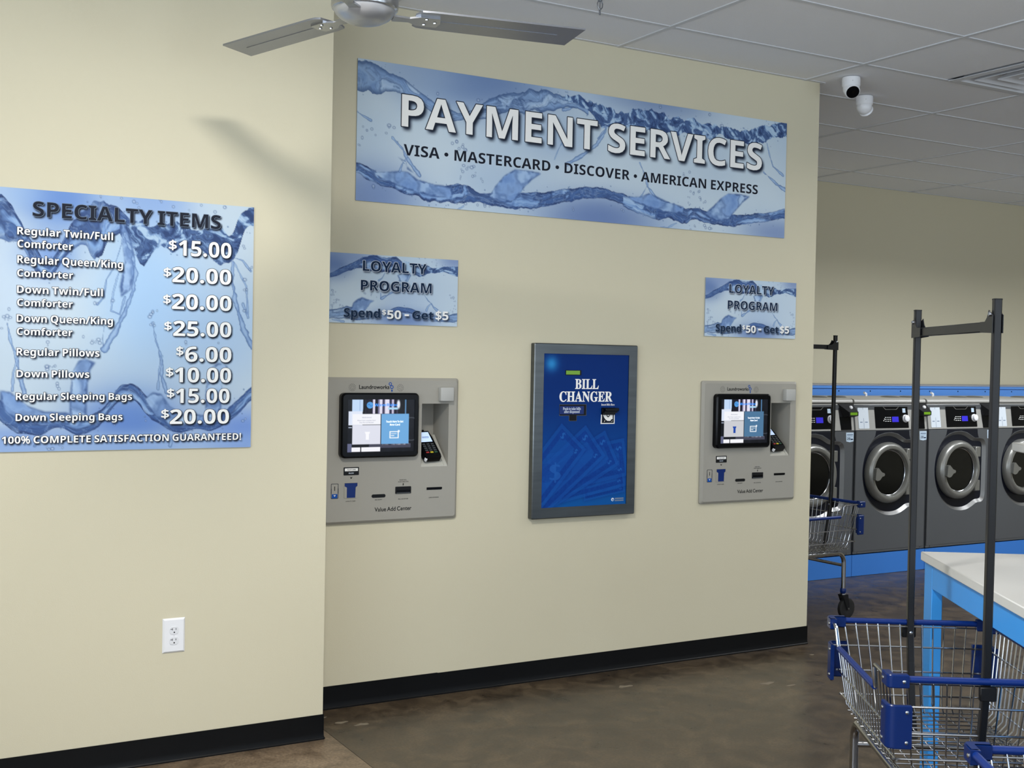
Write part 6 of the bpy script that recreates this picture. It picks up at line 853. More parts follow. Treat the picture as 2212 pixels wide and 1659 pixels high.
# dispenser flap with T-shaped opening
op = [(.145, z(.342)), (.200, z(.342)), (.200, z(.3675)), (.241, z(.3675)), (.241, z(.342)), (.2955, z(.342)), (.2955, z(.2905)), (.145, z(.2905))]
wallplate([[(.1435, z(.3435)), (.1985, z(.3435)), (.1985, z(.369)), (.2425, z(.369)), (.2425, z(.3435)), (.297, z(.3435)), (.297, z(.289)), (.1435, z(.289))], op], -.029, .0025).ob('dispenser_edge', steel_dk, bc, smooth=False)
dp = M(); dp.add(*fill2d([op]), onwall(-.0305)); dp = dp.ob('dispenser_opening', black_matte, bc, smooth=False)
flap = M().box(.145, .281, -.0335, -.0300, z(.336), z(.2975)).ob('dispenser_flap', cart_blue2, bc, smooth=False)
for tx, u0, u1, v in (('Push to take bills', .162, .263, .3155), ('after dispensed', .169, .257, .330)): lettering('lettering', fit(tx, 's', u0, u1, z(v), .0125), -.0338, pale_ink, flap, .0002, .012)
ctext('Insert Bills Here', 's', .383, .461, .2955, .0098)
bs = M().box(.384, .461, -.042, -.029, z(.340), z(.305), .002); bs.box(.386, .466, -.066, -.04, z(.322), z(.306), .003); bs.box(.388, .462, -.054, -.04, z(.330), z(.323)); bs.ob('bill_slot', black_gloss, bc)
nt_ = wallplate([[(.381, z(.3845)), (.463, z(.3845)), (.4625, z(.339)), (.383, z(.339))]], -.0302, .001).ob('sample_note', white_ink, bc, smooth=False)
M().add(*fill2d([[(.387, z(.380)), (.458, z(.380)), (.4575, z(.340)), (.388, z(.340))], [(.393, z(.340)), (.400, z(.352)), (.407, z(.361)), (.420, z(.370)), (.438, z(.370)), (.443, z(.362)), (.451, z(.362)), (.451, z(.340))]]), onwall(-.0315)).ob('note_print', dark_ink, nt_, smooth=False)
M().add(*fill2d([circ(.403, z(.371), .008, 14), circ(.4475, z(.371), .007, 14), circ(.424, z(.343), .009, 14)]), onwall(-.0317)).ob('note_seal', black_ink, nt_, smooth=False)
M().add(*fill2d([[(.400, z(.374)), (.405, z(.366)), (.407, z(.368)), (.402, z(.375))], [(.444, z(.373)), (.450, z(.368)), (.451, z(.370)), (.445, z(.375))], circ(.424, z(.342), .005, 10)]), onwall(-.0319)).ob('note_figure', white_ink, nt_, smooth=False)
lg = M(); lg.add(*fill2d([circ(.461, z(.755), .0085, 14), circ(.463, z(.757), .004, 10)]), onwall(-.0308)); lg = lg.ob('maker_emblem', pale_ink, bc, smooth=False)
M().add(*fill2d([[(.474, z(.754)), (.526, z(.754)), (.526, z(.7475)), (.474, z(.7475))], [(.474, z(.764)), (.526, z(.764)), (.526, z(.7575)), (.474, z(.7575))]]), onwall(-.0308)).ob('emblem_lines', grey_ink, bc, smooth=False)
# ------------------------------------------------------------------ wall socket
so = thing('wall_socket', (1.0762, D0, .4107), 'white double power socket low on the left wall', 'socket')
ow, oh = .0828, .1285
pm = M(); a_, b_ = [(0, 0), (ow, 0), (ow, oh), (0, oh)], [(.006, .006), (ow - .006, .006), (ow - .006, oh - .006), (.006, oh - .006)]
pm.add([(x, 0, y) for x, y in a_] + [(x, -.0015, y) for x, y in a_] + [(x, -.007, y) for x, y in b_], [(i, (i + 1) % 4, 4 + (i + 1) % 4, 4 + i) for i in range(4)] + [(4 + i, 4 + (i + 1) % 4, 8 + (i + 1) % 4, 8 + i) for i in range(4)] + [(8, 9, 10, 11)])
pm.ob('cover_plate', white_plastic, so, smooth=False)
for zc in (oh / 2 + .0195, oh / 2 - .0195):
    sh_ = []
    for i in range(28):
        an = 2 * PI * i / 28; sh_.append((ow / 2 + .0172 * math.cos(an), zc + max(-.0142, min(.0142, .0172 * math.sin(an)))))
    fc = M().add(*fill2d([sh_], 0, .003), onwall(-.0072)).ob('outlet_face', warm_plastic, so, smooth=False)
    ws = ow / 2
    M().add(*fill2d([[(ws - .0075, zc + .009), (ws - .0055, zc + .009), (ws - .0055, zc + .0008), (ws - .0075, zc + .0008)], [(ws + .0058, zc + .0085), (ws + .0078, zc + .0085), (ws + .0078, zc + .0015), (ws + .0058, zc + .0015)], [(ws - .0135, zc + .0058), (ws - .0078, zc + .0058), (ws - .0078, zc + .0038), (ws - .0135, zc + .0038)], circ(ws + .0005, zc - .0072, .0028, 10)]), onwall(-.0091)).ob('outlet_slots', black_hole, fc, smooth=False)
M().lathe([(.0028, 0), (.0028, .001)], 12, onwall(-.0072) @ Matrix.Translation((ow / 2, oh / 2, 0))).ob('screw', warm_plastic, so)
# ------------------------------------------------------------------ ceiling fan
HUB = Vector((1.375, 3.325, 2.555))
fan = thing('ceiling_fan', HUB, 'brushed metal ceiling fan with tapered blades hanging in front of the wall', 'ceiling fan')
M().lathe([(.0, -.002), (.078, -.002), (.098, .006), (.100, .012), (.100, .050), (.097, .052), (.097, .055), (.100, .057), (.100, .098), (.092, .108), (.05, .125), (.03, .15)], 48).ob('motor_housing', nickel, fan, ang=30)
M().lathe([(0.0, -.040), (.03, -.038), (.055, -.031), (.075, -.020), (.088, -.008), (.092, .004), (.090, .006)], 40).ob('bottom_dome', dome_glass, fan)
M().tube([(0, 0, .14), (0, 0, H - HUB.z - .03)], .0125, 14).ob('downrod', nickel, fan)
M().lathe([(.02, H - HUB.z - .075), (.06, H - HUB.z - .06), (.075, H - HUB.z - .02), (.075, H - HUB.z)], 32).ob('ceiling_canopy', nickel, fan)
for ang, pitch in ((106.5, 3), (-11.0, -9), (227.5, -2)):
    R1 = Matrix.Rotation(math.radians(ang), 4, 'Z') @ Matrix.Translation((0, 0, -.004)) @ Matrix.Rotation(math.radians(pitch), 4, 'X')
    b = M(); out = [(.155, .046), (.17, .056), (.20, .059), (.45, .062), (.662, .064), (.684, -.062), (.45, -.060), (.20, -.058), (.165, -.054), (.150, -.030)]
    b.prism(out, -.003, .003, R1); bl = b.ob('blade', blade_metal, fan, ang=30)
    M().box(.23, .61, -.006, .006, -.0045, -.0028, mt=R1).ob('blade_rib', blade_metal, bl, smooth=False)
    a = M(); a.prism([(.085, .018), (.135, .013), (.165, .03), (.225, .03), (.232, 0), (.225, -.03), (.165, -.03), (.135, -.013), (.085, -.018)], -.0085, -.003, R1)
    a.ob('blade_bracket', nickel, fan, smooth=False)
    for px, py in ((.185, .018), (.185, -.018), (.215, 0)): M().lathe([(.005, -.0115), (.006, -.0085)], 10, R1 @ Matrix.Translation((px, py, 0))).ob('screw', chrome, bl, smooth=False)
# ------------------------------------------------------------------ ceiling devices
def turret(x, y, label, yaw, tilt):
    t = thing('security_camera', (x, y, H), label, 'camera', 'security cameras on the ceiling')
    M().lathe([(.042, -.052), (.047, -.044), (.048, -.012), (.046, 0)], 32).ob('base', white_plastic, t, ang=30)
    Rm = Matrix.Translation((0, 0, -.058)) @ Matrix.Rotation(math.radians(yaw), 4, 'Z') @ Matrix.Rotation(math.radians(tilt), 4, 'Y')
    prof = [(.043 * math.sin(PI * i / 14), -.043 * math.cos(PI * i / 14)) for i in range(0, 11)] + [(.040, .034), (.036, .040)]
    hd = M().lathe(prof, 28, Rm).ob('head', white_plastic, t)
    M().lathe([(.0345, .0398), (.0335, .0425), (.020, .0435), (0, .0438)], 24, Rm).ob('lens_cover', black_gloss, hd)
    M().lathe([(.010, .0434), (.009, .0455), (0, .046)], 14, Rm).ob('lens', door_glass, hd)
    M().lathe([(.003, -.0005), (.003, .0008)], 8, Matrix.Translation((-.026, -.038, -.024)) @ Matrix.Rotation(PI / 2, 4, 'X')).ob('screw', black_matte, t, smooth=False)
    return t
turret(4.695, 4.635, 'white turret camera on the ceiling with its black lens facing the room', -118, 128)
turret(5.085, 4.915, 'white turret camera behind, turned away to the right, lens out of view', 22, 118)
sp = thing('fire_sprinkler', (2.79, 4.19, H), 'small metal sprinkler head hanging from the ceiling above the banner', 'sprinkler')
M().lathe([(.034, 0), (.033, -.004), (.018, -.008)], 24).ob('escutcheon', ceil_tile, sp)
s_ = M().tube([(0, 0, -.005), (0, 0, -.022)], .009, 12); s_.ob('threaded_body', steel, sp)
for sx in (-1, 1): M().tube([(sx * .008, 0, -.02), (sx * .013, 0, -.032), (sx * .011, 0, -.046), (sx * .003, 0, -.056)], .0026, 8).ob('frame_arm', steel, sp)
M().tube([(0, 0, -.022), (0, 0, -.052)], .0022, 8).ob('bulb', steel, sp)
M().tube([(0, 0, -.052), (0, 0, -.078)], .0042, 10).ob('deflector_stem', steel, sp)
# square four-way air diffuser filling half a ceiling cell
dv = thing('air_vent', (5.4535, 4.093, H), 'white square ceiling air diffuser with nested louvre frames', 'vent')
dark_duct = mat('vent_dark_duct', (22, 26, 34), .8)
M().box(-.28, .28, -.28, .28, .060, .066).ob('duct_back', dark_duct, dv, smooth=False)
def ring(a, za, b, zb, th=.003):
    m = M(); v = []
    for s, z in ((a, za), (b, zb), (b, zb + th), (a, za + th)): v += [(-s, -s, z), (s, -s, z), (s, s, z), (-s, s, z)]
    f = [(r * 4 + i, r * 4 + (i + 1) % 4, ((r + 1) % 4) * 4 + (i + 1) % 4, ((r + 1) % 4) * 4 + i) for r in range(4) for i in range(4)]
    return m.add(v, f)
ring(.298, -.004, .255, -.006).ob('outer_frame', grid_white, dv, smooth=False)
ring(.255, -.006, .235, .030).ob('inner_collar', grid_white, dv, smooth=False)
for a in (.205, .125): ring(a, -.006, a - .045, .030).ob('louvre_frame', grid_white, dv, smooth=False)
M().box(-.05, .05, -.05, .05, -.006, -.002).ob('centre_plate', grid_white, dv, smooth=False)
# ------------------------------------------------------------------ washers on a blue plinth
YW = 6.2197; PW = .7575; ZB = .155
pl_x = [XR + .02, 5.672, 5.672 + PW, 5.672 + 2 * PW, 5.672 + 3 * PW, 5.672 + 4 * PW, 9.6]
plo = M(); plo.box(XR + .02, 9.6, YW + .01, 7.0, 0, ZB - .004); pth = tag(plo.ob('washer_plinth', plinth_blue, None, smooth=False), 'low blue plinth running under the row of washers', 'plinth')
for i in range(6): M().box(pl_x[i] - .003, pl_x[i + 1] - .007, YW, YW + .012, .002, ZB).ob('plinth_panel', plinth_blue, pth, smooth=False)
def washer():
    t = thing('washing_machine', (5.672, YW, ZB), '', 'washer', 'row of front-loading washers')
    W = .748; z0 = .025 ; Z = lambda z: z - ZB
    M().box(0, W, .02, .62, z0, Z(1.245), .004).ob('cabinet', wash_grey, t)
    M().box(.012, W - .012, .035, .6, .0, z0 + .01).ob('base_frame', black_matte, t, smooth=False)
    kp = M().box(.004, W - .004, .002, .03, .008, .026).ob('kick_strip', wash_grey, t, smooth=False)
    for x in (.05, W - .05): M().lathe([(.006, 0), (.005, .003)], 10, onwall(.0022) @ Matrix.Translation((x, .017, 0))).ob('screw', chrome, kp, smooth=False)
    # front sheet with the shaped recess round the door
    rec = [(.078, .748), (.083, .81), (.10, .875), (.13, .935), (.175, .988), (.235, 1.020), (.30, 1.036), (.37, 1.040), (.435, 1.027), (.485, 1.003), (.525, .984), (.60, .984), (.632, .972), (.650, .945), (.656, .905), (.656, .565), (.650, .52), (.632, .492), (.600, .484), (.560, .484), (.515, .458), (.455, .434), (.38, .427), (.30, .438), (.225, .472), (.155, .53), (.11, .60), (.085, .68)]
    rec = [(x, Z(z)) for x, z in rec]
    # smooth the outline (Chaikin)
    for _ in range(2):
        q = []
        for i in range(len(rec)):
            a, b = rec[i], rec[(i + 1) % len(rec)]; q += [(.75 * a[0] + .25 * b[0], .75 * a[1] + .25 * b[1]), (.25 * a[0] + .75 * b[0], .25 * a[1] + .75 * b[1])]
        rec = q
    cx, cz = .36, Z(.735)
    nrm = []
    for i in range(len(rec)):
        a, b = rec[i - 1], rec[(i + 1) % len(rec)]; dx, dz = b[0] - a[0], b[1] - a[1]; L = math.hypot(dx, dz); nx, nz = -dz / L, dx / L
        if (cx - rec[i][0]) * nx + (cz - rec[i][1]) * nz < 0: nx, nz = -nx, -nz
        nrm.append((nx, nz))
    inn = [(p[0] + n_[0] * .024, p[1] + n_[1] * .024) for p, n_ in zip(rec, nrm)]
    fp = M(); fp.add(*fill2d([rrect(.004, W - .004, z0, Z(1.056), .004, 2), rec], 0, .004), onwall(.002)); fp.box(.004, .012, 0, .03, z0, Z(1.056)); fp.box(W - .012, W - .004, 0, .03, z0, Z(1.056))
    fpo = fp.ob('front_panel', wash_grey, t, smooth=False)
    n = len(rec); lp = M(); lp.add([(x, 0, z) for x, z in rec] + [(x, .020, z) for x, z in inn], [(i, (i + 1) % n, n + (i + 1) % n, n + i) for i in range(n)])
    lp.ob('recess_lip', wash_lip, fpo, ang=60)
    M().add(*fill2d([inn]), onwall(.0199)).ob('door_surround', wash_navy, t, smooth=False)
    nav = [(.209, 1.0545), (.552, 1.0545), (.556, 1.02), (.568, .988), (.526, .988), (.488, 1.006), (.437, 1.031), (.37, 1.044), (.30, 1.041), (.233, 1.025), (.188, .999), (.202, 1.02)]
    M().add(*fill2d([[(x, Z(z)) for x, z in nav]]), onwall(-.0006)).ob('navy_fascia', wash_navy, fpo, smooth=False)
    # door: ring, dark bowl, drum, hinges, handle
    dc = (.341, Z(.745)); Rm = Matrix.Translation((dc[0], 0, dc[1])) @ Matrix.Rotation(PI / 2, 4, 'X')
    prof = [(.224, -.018), (.226, .0), (.222, .018), (.208, .034), (.192, .040), (.178, .036), (.170, .024), (.166, .006)]
    rg = M(); k = 48
    rg.lathe(prof, k, Rm, cap=False); dr = rg.ob('door_ring', wash_ring, t)
    M().lathe([(.167, .010), (.150, .002), (.110, -.006), (.06, -.012), (0, -.014)], 40, Rm).ob('door_glass', door_glass, dr)
    M().lathe([(.1675, .008), (.1665, .0125), (.163, .010)], 40, Rm, cap=False).ob('glass_bead', chrome, dr)
    gl = M()
    for r_, a0, a1 in ((.085, -2.0, -.5), (.062, -1.8, -.2), (.125, -1.3, .9)):
        gl.tube([(dc[0] + r_ * math.cos(a0 + (a1 - a0) * i / 9), (.0062 if r_ < .09 else .0015) + .0025 * (r_ < .07), dc[1] + .01 + r_ * math.sin(a0 + (a1 - a0) * i / 9)) for i in range(10)], .0022, 5)
    gl.ob('glass_ridge', drum_steel, dr)
    for z_a, z_b in ((.84, .920), (.577, .66)): M().box(.505, .562, -.030, .018, Z(z_a), Z(z_b), .004).ob('hinge', wash_ring, dr)
    hd = M(); hp = [(.150, .704), (.158, .783), (.178, .788), (.196, .772), (.214, .756), (.240, .748), (.244, .738), (.238, .728), (.218, .724), (.204, .708), (.192, .698), (.170, .694)]
    hd.add(*fill2d([[(x, Z(z)) for x, z in hp]], 0, .022), onwall(-.052)); hd.box(.155, .178, -.045, -.01, Z(.725), Z(.762)); hd.ob('door_handle', wash_ring, t, ang=30)
    # slanted stainless control panel
    tl = .026; pan = lambda x, z, o=0.0: (x, (z - 1.061) / .19 * tl - o, Z(z))
    cp = M(); a, b, c, d = pan(.004, 1.061), pan(W - .004, 1.061), pan(W - .004, 1.252), pan(.004, 1.252)
    cp.add([a, b, c, d, (.004, .03, a[2]), (W - .004, .03, a[2]), (W - .004, .05, c[2]), (.004, .05, c[2])], [(0, 1, 2, 3), (0, 4, 5, 1), (0, 3, 7, 4), (1, 5, 6, 2), (3, 2, 6, 7)])
    cpo = cp.ob('control_panel', wash_steel, t, smooth=False)
    SL = math.atan2(tl, .19); pm = Matrix.Translation((0, 0, Z(1.061))) @ Matrix.Rotation(-SL, 4, 'X') @ onwall(0)   # drawing plane lying on the slanted panel
    sh = lambda z: (z - 1.061)
    def onpanel(polys, o, m, nm, par, ext=0.0):
        q = M(); q.add(*fill2d(polys, 0, ext), pm @ Matrix.Translation((0, 0, o))); o_ = q.ob(nm, m, par, smooth=False)
        if nm in ('card_print', 'button_legend'): o_['kind'] = 'stuff'
        return o_
    onpanel([rrect(.035, .140, sh(1.072), sh(1.238), .004, 2)], .0012, card_white, 'instruction_card', cpo, .002)
    onpanel([[(.050, sh(1.116)), (.075, sh(1.116)), (.075, sh(1.122)), (.050, sh(1.122))], [(.100, sh(1.116)), (.127, sh(1.116)), (.127, sh(1.122)), (.100, sh(1.122))], [(.086, sh(1.074)), (.089, sh(1.074)), (.089, sh(1.148)), (.086, sh(1.148))], [(.086, sh(1.21)), (.089, sh(1.21)), (.089, sh(1.236)), (.086, sh(1.236))]], .0025, grey_ink, 'card_print', cpo)
    disp = onpanel([rrect(.205, .548, sh(1.073), sh(1.236), .003, 2)], .0015, black_gloss, 'control_display', cpo, .003)
    onpanel([[(.285, sh(1.236)), (.465, sh(1.236)), (.432, sh(1.209)), (.316, sh(1.209))], [(.292, sh(1.2325)), (.322, sh(1.212)), (.426, sh(1.212)), (.458, sh(1.2325))]], .0034, wash_ring, 'soap_flap_rim', cpo)
    onpanel([[(.378, sh(1.117)), (.446, sh(1.117)), (.446, sh(1.157)), (.378, sh(1.157))]], .0034, lcd_blue, 'blue_screen', cpo)
    onpanel([[(x, sh(z_)), (x + .016, sh(z_)), (x + .016, sh(z_ + .0035)), (x, sh(z_ + .0035))] for x in (.305, .328, .351) for z_ in (1.122, 1.136, 1.150)] + [circ(.292, sh(1.128), .004, 8), circ(.30, sh(1.14), .004, 8)], .0034, white_ink, 'button_legend', cpo)
    onpanel([[(.493, sh(1.186)), (.524, sh(1.186)), (.524, sh(1.218)), (.493, sh(1.218))]], .0034, tag_blue, 'panel_sticker', cpo)
    M().lathe([(.029, .002), (.029, .010), (.026, .012), (.024, .026), (.021, .028)], 28, pm @ Matrix.Translation((.515, sh(1.142), 0))).ob('selector_knob', white_plastic, cpo)
    # card reader at the right of the panel
    rd = M(); yf = -.004
    rd.add([(.600, .024, Z(1.252)), (.745, .024, Z(1.252)), (.748, -.034, Z(1.195)), (.655, -.034, Z(1.195)), (.748, -.034, Z(1.168)), (.662, -.034, Z(1.168)), (.742, .010, Z(1.155)), (.640, .010, Z(1.155)), (.612, .004, Z(1.10))], [(0, 1, 2, 3), (3, 2, 4, 5), (5, 4, 6, 7), (0, 3, 5, 7, 8)])
    rdo = rd.ob('card_reader', black_matte, t, smooth=False)
    onpanel([[(.616, sh(1.064)), (.718, sh(1.064)), (.718, sh(1.16)), (.610, sh(1.16))]], .002, black_gloss, 'reader_opening', rdo, .003)
    M().add([(.668, -.0346, Z(1.192)), (.738, -.0346, Z(1.192)), (.738, -.0346, Z(1.173)), (.668, -.0346, Z(1.173))], [(0, 1, 2, 3)]).ob('reader_display', lcd_green, rdo, smooth=False)
    M().lathe([(.014, -.004), (.014, .004), (.009, .010)], 18, Matrix.Translation((.700, -.006, Z(1.226))) @ Matrix.Rotation(PI / 2 - .8, 4, 'X')).ob('reader_light', white_plastic, rdo)
    # rounded stainless top edge and lid
    tp = M(); prof2 = [(.030, 1.256), (.022, 1.259), (.020, 1.268), (.024, 1.279), (.034, 1.286), (.05, 1.289), (.62, 1.292), (.62, 1.24)]
    k2 = len(prof2); tp.add([(x, y, Z(z_)) for x in (.004, W - .004) for y, z_ in prof2], [(i, (i + 1) % k2, k2 + (i + 1) % k2, k2 + i) for i in range(k2)] + [tuple(range(k2)), tuple(range(2 * k2 - 1, k2 - 1, -1))])
    tp.ob('top_cover', wash_steel, t, ang=25)
    for x_ in (.035, .70): M().lathe([(.075, 0), (.066, .008), (.03, .012), (0, .0125)], 24, Matrix.Translation((x_ + (.05 if x_ < .3 else -.05), .28, Z(1.2905)))).ob('top_cap', wash_ring, t)
    M().tube([(.62, .50, Z(1.29)), (.62, .50, Z(1.31)), (.60, .50, Z(1.318))], .010, 8).ob('hose_valve', white_plastic, t)
    # price tag on the front
    tg = M().add(*fill2d([[(.664, Z(1.046)), (.740, Z(1.046)), (.740, Z(.982)), (.704, Z(.976)), (.668, Z(.982))]]), onwall(-.0008)).ob('price_tag', tag_blue, t, smooth=False)
    M().add(*fill2d([[(.674, Z(1.0335)), (.733, Z(1.0335)), (.733, Z(1.026)), (.674, Z(1.026))], [(.674, Z(1.019)), (.733, Z(1.019)), (.733, Z(1.017)), (.674, Z(1.017))]]), onwall(-.0013)).ob('tag_lines', grey_ink, tg, smooth=False)
    lettering('tag_figures', fit('20', 'b', .675, .707, Z(.993), .017), -.0013, navy_ink, tg, 0, .01); M().add(*fill2d([[(.71, Z(1.001)), (.734, Z(1.001)), (.734, Z(.993)), (.71, Z(.993))]]), onwall(-.0013)).ob('tag_lines', navy_ink, tg, smooth=False)
    return t
w0 = washer()
names = ['grey front-loading washer behind the far cart, cut off by the wall end', 'grey front-loading washer between the far cart and the nearer cart pole, full door in view', 'grey front-loading washer with its whole door seen between the two cart poles', 'grey front-loading washer at the right edge, partly behind the white table shelf']
for i in range(4):
    w = w0 if i == 0 else copy_tree(w0)
    w.location.x = 5.672 + PW * i; w['label'] = names[i]
# blue sheet-metal bulkhead behind the washers
bk = M(); bk.box(XR + .02, 10.2, 7.02, D2 - .002, 0, 1.345); bko = tag(bk.ob('washer_bulkhead', ledge_blue, None, smooth=False), 'blue sheet metal bulkhead running along the back wall behind the washers', 'bulkhead')
M().box(XR + .02, 10.2, 7.008, D2 - .002, 1.345, 1.366).ob('top_lip', ledge_blue, bko, smooth=False)
M().box(XR + .02, 10.2, 7.004, D2 - .002, 1.366, 1.376).ob('cap_strip', ledge_top, bko, smooth=False)
for i in range(14): M().lathe([(.006, 0), (.005, .003)], 8, onwall(7.0202) @ Matrix.Translation((5.3 + .352 * i, 1.322, 0))).ob('rivet', navy_ink, bko, smooth=False)
# ------------------------------------------------------------------ folding table with raised shelf
TA = math.radians(-32.6)
tb = thing('folding_table', (3.424, 2.982, 0), 'bright blue folding table with white top and a raised white shelf', 'table', rz=TA)
TL, TWd, TZ = .92, 1.5, .863                    # along local x, along local -y, height
M().box(0, TL, -TWd, 0, TZ - .032, TZ, .003).ob('table_top', table_white, tb)
ap = .085; zt = TZ - .0325
for x0, x1, y0, y1 in ((.012, .05, -TWd + .10, -.10), (TL - .05, TL - .012, -TWd + .10, -.10), (.10, TL - .10, -.05, -.012), (.10, TL - .10, -TWd + .012, -TWd + .05)):
    M().box(x0, x1, y0, y1, zt - ap, zt, .002).ob('apron', table_blue, tb)
for x0 in (.012, TL - .05):
    for y1 in (-.012, -TWd + .10):
        M().box(x0, x0 + .038, y1 - .089, y1, 0, zt, .002).ob('leg', table_blue, tb)
SZ = 1.265
for y in (-.35, -1.2): M().box(.44, .48, y - .02, y + .02, TZ, SZ - .03, .002).ob('shelf_post', table_blue, tb)
M().box(.31, .31 + .32, -TWd + .1, -.005, SZ - .031, SZ, .003).ob('raised_shelf', table_white, tb)
# ------------------------------------------------------------------ wire laundry carts
def cart():
    L, W, ZR, ZF = .718, .511, .70, .425
    t = thing('laundry_cart', (0, 0, 0), '', 'cart', 'wire laundry carts with hanging racks')
    hx, hy = L / 2, W / 2; tx, ty = .052, .036       # taper at the basket floor
    ex = lambda z: hx - .004 - tx * (ZR - z) / (ZR - ZF); ey = lambda z: hy - .004 - ty * (ZR - z) / (ZR - ZF)
    wr = .0024
    zs = (ZR - .078, ZR - .154, ZR - .228)
    for s in (-1, 1):                               # short ends
        e = M(); n = 13
        for i in range(n):
            y = (i / (n - 1) - .5) * (W - .085); k = (y / hy)
            e.tube([(s * ex(ZR), y, ZR - .004), (s * ex(ZF + .025), k * ey(ZF), ZF + .025), (s * (ex(ZF) - .02), k * ey(ZF), ZF)], wr, 6)
        for z in zs: e.tube([(s * (ex(z) + .004), -ey(z) - .012, z), (s * (ex(z) + .004), ey(z) + .012, z)], .0032, 6)
        e.tube([(s * ex(ZR - .012), -hy + .03, ZR - .014), (s * ex(ZR - .012), hy - .03, ZR - .014)], .0022, 6)
        e.ob('wire_end', chrome, t)['kind'] = 'stuff'
    DZ = .072; xa, xb = -hx + .082, hx - .188         # the dip along the left side
    for s in (-1, 1):                               # long sides; the -y side dips
        e = M(); n = 20
        for i in range(n):
            x = (i / (n - 1) - .5) * (L - .07); zt_ = ZR - .004
            if s < 0 and xa < x < xb: zt_ = ZR - DZ - .004
            k = x / hx; xe = lambda z: k * ex(z) / 1.0
            e.tube([(x, s * ey(zt_), zt_), (xe(ZF + .025), s * ey(ZF + .025), ZF + .025), (xe(ZF), s * (ey(ZF) - .02), ZF)], wr, 6)
        for z in zs[1:] if s < 0 else zs:
            e.tube([(-ex(z) - .016, s * (ey(z) + .004), z), (ex(z) + .016, s * (ey(z) + .004), z)], .0032, 6)
        e.ob('wire_side', chrome, t)['kind'] = 'stuff'
    e = M()
    for i in range(15):
        x = (i / 14 - .5) * 2 * (ex(ZF) - .01); e.tube([(x, -ey(ZF) + .005, ZF), (x, ey(ZF) - .005, ZF)], wr, 6)
    for i in range(9):
        y = (i / 8 - .5) * 2 * (ey(ZF) - .02); e.tube([(-ex(ZF) + .005, y, ZF - .0045), (ex(ZF) - .005, y, ZF - .0045)], wr, 6)
    e.ob('wire_floor', chrome, t)['kind'] = 'stuff'
    # blue sleeved rim
    rr = .0095
    for s in (-1, 1): M().tube([(s * hx, -hy + .03, ZR), (s * hx, hy - .03, ZR)], rr, 10).ob('rim_rail', cart_blue2, t)
    M().tube([(-hx + .03, hy, ZR), (hx - .03, hy, ZR)], rr, 10).ob('rim_rail', cart_blue2, t)
    M().tube([(xa + .012, -hy + .008, ZR - DZ), (xb - .004, -hy + .008, ZR - DZ)], rr, 10).ob('rim_rail', cart_blue2, t)
    for pts in ([(-hx + .02, -hy, ZR - .003), (xa - .02, -hy, ZR - .003), (xa - .008, -hy, ZR - .010), (xa, -hy + .005, ZR - DZ + .012), (xa + .006, -hy + .007, ZR - DZ + .002), (xa + .03, -hy + .008, ZR - DZ)], [(xb - .02, -hy + .008, ZR - DZ), (xb + .006, -hy + .007, ZR - DZ + .002), (xb + .010, -hy + .004, ZR - DZ + .014), (xb + .014, -hy, ZR - .012), (xb + .026, -hy, ZR - .003), (hx - .02, -hy, ZR - .003)]):
        M().tube(pts, .005, 8).ob('chrome_rail', chrome, t)
    # corner bumpers, upper and lower, with bolts
    def bumper(sx, sy, la, lb, th, z0, z1, rad, gx, gy):
        o = []; n = 6; X, Y = gx, gy
        for i in range(n + 1): a = PI / 2 * i / n; o.append((X - rad + rad * math.sin(PI / 2 - a), Y - rad + rad * math.sin(a)))
        pts = [(X, Y - lb)] + o + [(X - la, Y), (X - la, Y - th)]; ri = max(.002, rad - th)
        for i in range(n + 1): a = PI / 2 * (n - i) / n; pts.append((X - th - ri + ri * math.sin(PI / 2 - a), Y - th - ri + ri * math.sin(a)))
        pts.append((X - th, Y - lb)); pts = [(sx * x, sy * y) for x, y in pts]
        m = M(); ch = .004; n2 = len(pts); cxm, cym = sx * (X - .02), sy * (Y - .02)
        sh = [(p[0] + (cxm - p[0]) * .0, p[1]) for p in pts]
        m.add(*fill2d([pts], -.0025, 0), Matrix.Translation((0, 0, z1))); m.add(*fill2d([pts], -.0025, 0), Matrix.Translation((0, 0, z0)))
        v = [(x, y, z0 + .003) for x, y in pts] + [(x, y, z1 - .003) for x, y in pts]
        m.add(v, [(i, (i + 1) % n2, n2 + (i + 1) % n2, n2 + i) for i in range(n2)])
        for zz, zo in ((z0, z0 + .003), (z1, z1 - .003)):
            iv, _ = fill2d([pts], -.0025, 0); iv = iv[:n2]
            if len(iv) == n2: m.add([(p[0], p[1], zz) for p in iv] + [(x, y, zo) for x, y in pts], [(i, (i + 1) % n2, n2 + (i + 1) % n2, n2 + i) for i in range(n2)])
        b = m.ob('corner_bumper', cart_blue, t, ang=35)
        for zz in ((z0 + .018, z1 - .018) if z1 - z0 > .06 else ((z0 + z1) / 2,)):
            for pos, rot in (((sx * X, sy * (Y - lb + .014), zz), Matrix.Rotation(sx * PI / 2, 4, 'Y')), ((sx * (X - la + .014), sy * Y, zz), Matrix.Rotation(-sy * PI / 2, 4, 'X'))):
                M().lathe([(.0055, -.001), (.005, .002), (.002, .0034), (0, .0036)], 10, Matrix.Translation(pos) @ rot).ob('bolt', chrome, b)
    for sx in (-1, 1):
        for sy in (-1, 1):
            bumper(sx, sy, .058, .058, .022, ZR - .022, ZR + .014, .016, hx + .012, hy + .012)
            bumper(sx, sy, .062, .066, .012, ZR - .185, ZR - .068, .024, hx + .010, hy + .010)
